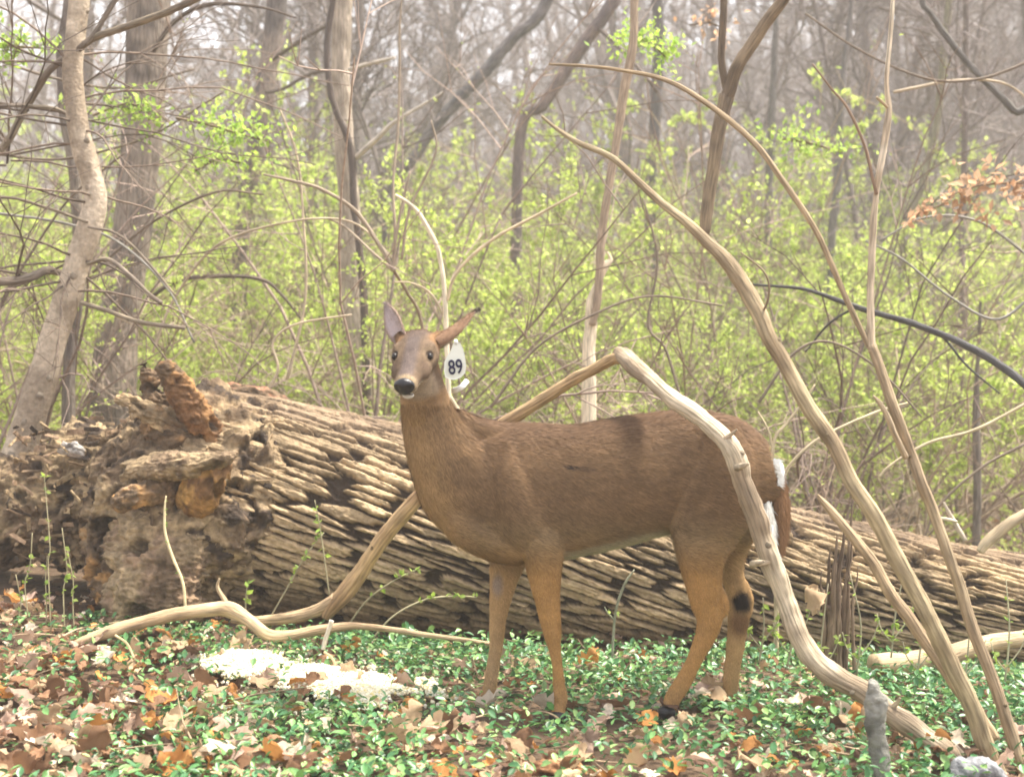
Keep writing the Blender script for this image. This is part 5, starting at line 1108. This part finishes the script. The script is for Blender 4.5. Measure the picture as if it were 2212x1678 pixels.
# tail: brown outer hair, white fringe
gT = Geo()
TC = spline(np.array([np.append(at(a, b, c), d/F*c) for a, b, c, d in [(1668, 1010, 4.16, 16), (1682, 1050, 4.14, 15), (1688, 1095, 4.13, 14), (1688, 1140, 4.13, 11), (1684, 1180, 4.13, 5)]]), 6)
vt_ = tube(gT, TC[:, :3], TC[:, 3], 12, (.24, .135, .07), caps=True, lump=.1)
def hair(g_, P0, n_, d0, jit, l0, l1, w_, c_, cj=.2):
    i_ = N.integers(0, len(P0), n_); p = P0[i_]+N.normal(0, .003, (n_, 3)); d = np.array(d0)[None]+N.normal(0, jit, (n_, 3)); d /= np.linalg.norm(d, axis=1)[:, None]; l = N.uniform(l0, l1, (n_, 1))
    s2 = np.cross(d, [0, 1., 0]); s2 /= np.linalg.norm(s2, axis=1)[:, None]
    HV = np.stack([p-s2*w_, p+s2*w_, p+d*l, p+d*l], 1).reshape(-1, 3); g_.add(HV, np.arange(n_*4).reshape(-1, 4), np.repeat(np.array(c_)[None]*N.uniform(1-cj, 1+cj, (n_, 1)), 4, 0))
hair(gT, vt_, 5000, (.12, -.05, -1), .16, .02, .04, .0011, (.29, .16, .08))
dl_('tail', gT.mesh('tail', M['fur']))
gW = Geo(); wp = np.array([at(1672+8*N.random()+.18*(yq-995), yq, 4.13+N.uniform(-.05, .05)) for yq in N.uniform(992, 1046, 200)])
hair(gW, wp, 1100, (.75, -.1, -.42), .22, .006, .022, .0013, (.88, .88, .85), .04)
for _ in range(4):
    pass
V, Fq = ell(at(1680, 1020, 4.14), (.019, .048, .036), None, 10); gW.add(V, np.array([f for f in Fq if len(f) == 4]), (.82, .82, .80))
dl_('rump_patch', gW.mesh('rump_patch', M['fur']))['label'] = 'white tuft above the tail'
gW = Geo(); wp = np.array([at(1652+.12*(yq-1080)+N.uniform(-5, 12), yq, 4.10+N.uniform(-.03, .05)) for yq in N.uniform(1085, 1205, 260)])
hair(gW, wp, 3500, (.12, -.1, -1), .2, .02, .05, .0014, (.86, .85, .80), .05)
dl_('thigh_hair', gW.mesh('thigh_hair', M['fur']))['label'] = 'white hair down the back of the thigh'
# ear tag: shaped plate facing the camera a little turned, number as raised print
tag_out = [(986, 735), (994, 741), (1000, 752), (1004, 768), (1007, 790), (1005, 805), (996, 815), (985, 820), (972, 820), (962, 815), (959, 800), (960, 782), (966, 768), (974, 756), (979, 742)]
YT = 4.02
def plate(outline, Y0, th, matn, name, yslope=0.):
    P0 = np.array([at(a, b, Y0+yslope*(a-985)/100) for a, b in outline]); n_ = len(P0); cen = P0.mean(0)
    V = []; ring = []
    for off, sc_ in ((0, .93), (-th*.3, 1), (th*.7, 1), (th, .93)):
        Q_ = cen+(P0-cen)*sc_; Q_[:, 1] += off; V.append(Q_)
    V = np.vstack(V); Fq = [tuple(range(n_))]+[(r_*n_+i, r_*n_+(i+1) % n_, (r_+1)*n_+(i+1) % n_, (r_+1)*n_+i) for r_ in range(3) for i in range(n_)]+[tuple(3*n_+i for i in range(n_))[::-1]]
    me_ = bpy.data.meshes.new(name); me_.from_pydata(V.tolist(), [], Fq); me_.materials.append(M[matn]); return dl_(name, me_)
tago = plate(tag_out, YT, .004, 'tag', 'ear_tag')
tago['label'] = 'big cream ear tag printed with the number 89'
tc_ = bpy.data.curves.new('number', 'FONT'); tc_.body = '89'; tc_.align_x = 'CENTER'; tc_.align_y = 'CENTER'; tc_.size = .062; tc_.extrude = .0006; tc_.offset = .0008; tc_.resolution_u = 4
tob = bpy.data.objects.new('tmpt', tc_); COL.objects.link(tob); dg = bpy.context.evaluated_depsgraph_get(); tme = bpy.data.meshes.new_from_object(tob.evaluated_get(dg)); bpy.data.objects.remove(tob); tme.name = 'number'
tme.materials.clear(); tme.materials.append(M['ink'])
no = link('number', tme, tago); no.location = at(984, 794, YT-.0045); no.rotation_euler = (math.radians(90), math.radians(-6), 0); no.scale = (.72, 1.0, 1)
gq = Geo(); tube(gq, np.array([at(986, 742, YT+.004), at(984, 736, YT-.006)]), .006, 10, (.8, .8, .7), caps=True); dl_('tag_button', gq.mesh('tag_button', M['strap']))
gq = Geo(); tube(gq, spline(np.array([at(979, 843, 4.06), at(988, 841, 4.03), at(999, 834, 4.02), at(1009, 822, 4.05)]), 5), .0085, 10, (.85, .83, .8), caps=True, flat=.4); o = dl_('strap', gq.mesh('strap', M['strap'])); o['label'] = 'curved white plastic strap behind the neck'
# hooves
for a, b, Y in ((1204, 1550, YN-.01), (1046, 1530, YF-.01), (1440, 1538, YH-.01), (1556, 1552, YG-.01)):
    V, Fq = ell(at(a, b, Y), (.028, .020, .022), None, 8); me_ = bpy.data.meshes.new('hoof'); me_.from_pydata(V.tolist(), [], Fq); me_.materials.append(M['nose']); dl_('hoof', me_)

# ------------------------------------------------------------------ air
hm = bpy.data.materials.new('haze'); hm.use_nodes = True; t = hm.node_tree
for nd in list(t.nodes):
    if nd.type == 'BSDF_PRINCIPLED': t.nodes.remove(nd)
pv = t.nodes.new('ShaderNodeVolumePrincipled'); pv.inputs['Color'].default_value = (.97, .93, .90, 1); pv.inputs['Density'].default_value = .0045; pv.inputs['Anisotropy'].default_value = 0.0
t.links.new(pv.outputs[0], [nd for nd in t.nodes if nd.type == 'OUTPUT_MATERIAL'][0].inputs['Volume'])
x0, x1, y0, y1, z0, z1 = -165, 165, -45, 195, float(GZ.min())-1, 42
hv = [(x, y, z) for x in (x0, x1) for y in (y0, y1) for z in (z0, z1)]
hf = [(0, 1, 3, 2), (4, 6, 7, 5), (0, 4, 5, 1), (2, 3, 7, 6), (0, 2, 6, 4), (1, 5, 7, 3)]
hme = bpy.data.meshes.new('haze'); hme.from_pydata(hv, [], hf); hme.materials.append(hm); ho = link('haze', hme); ho['kind'] = 'stuff'
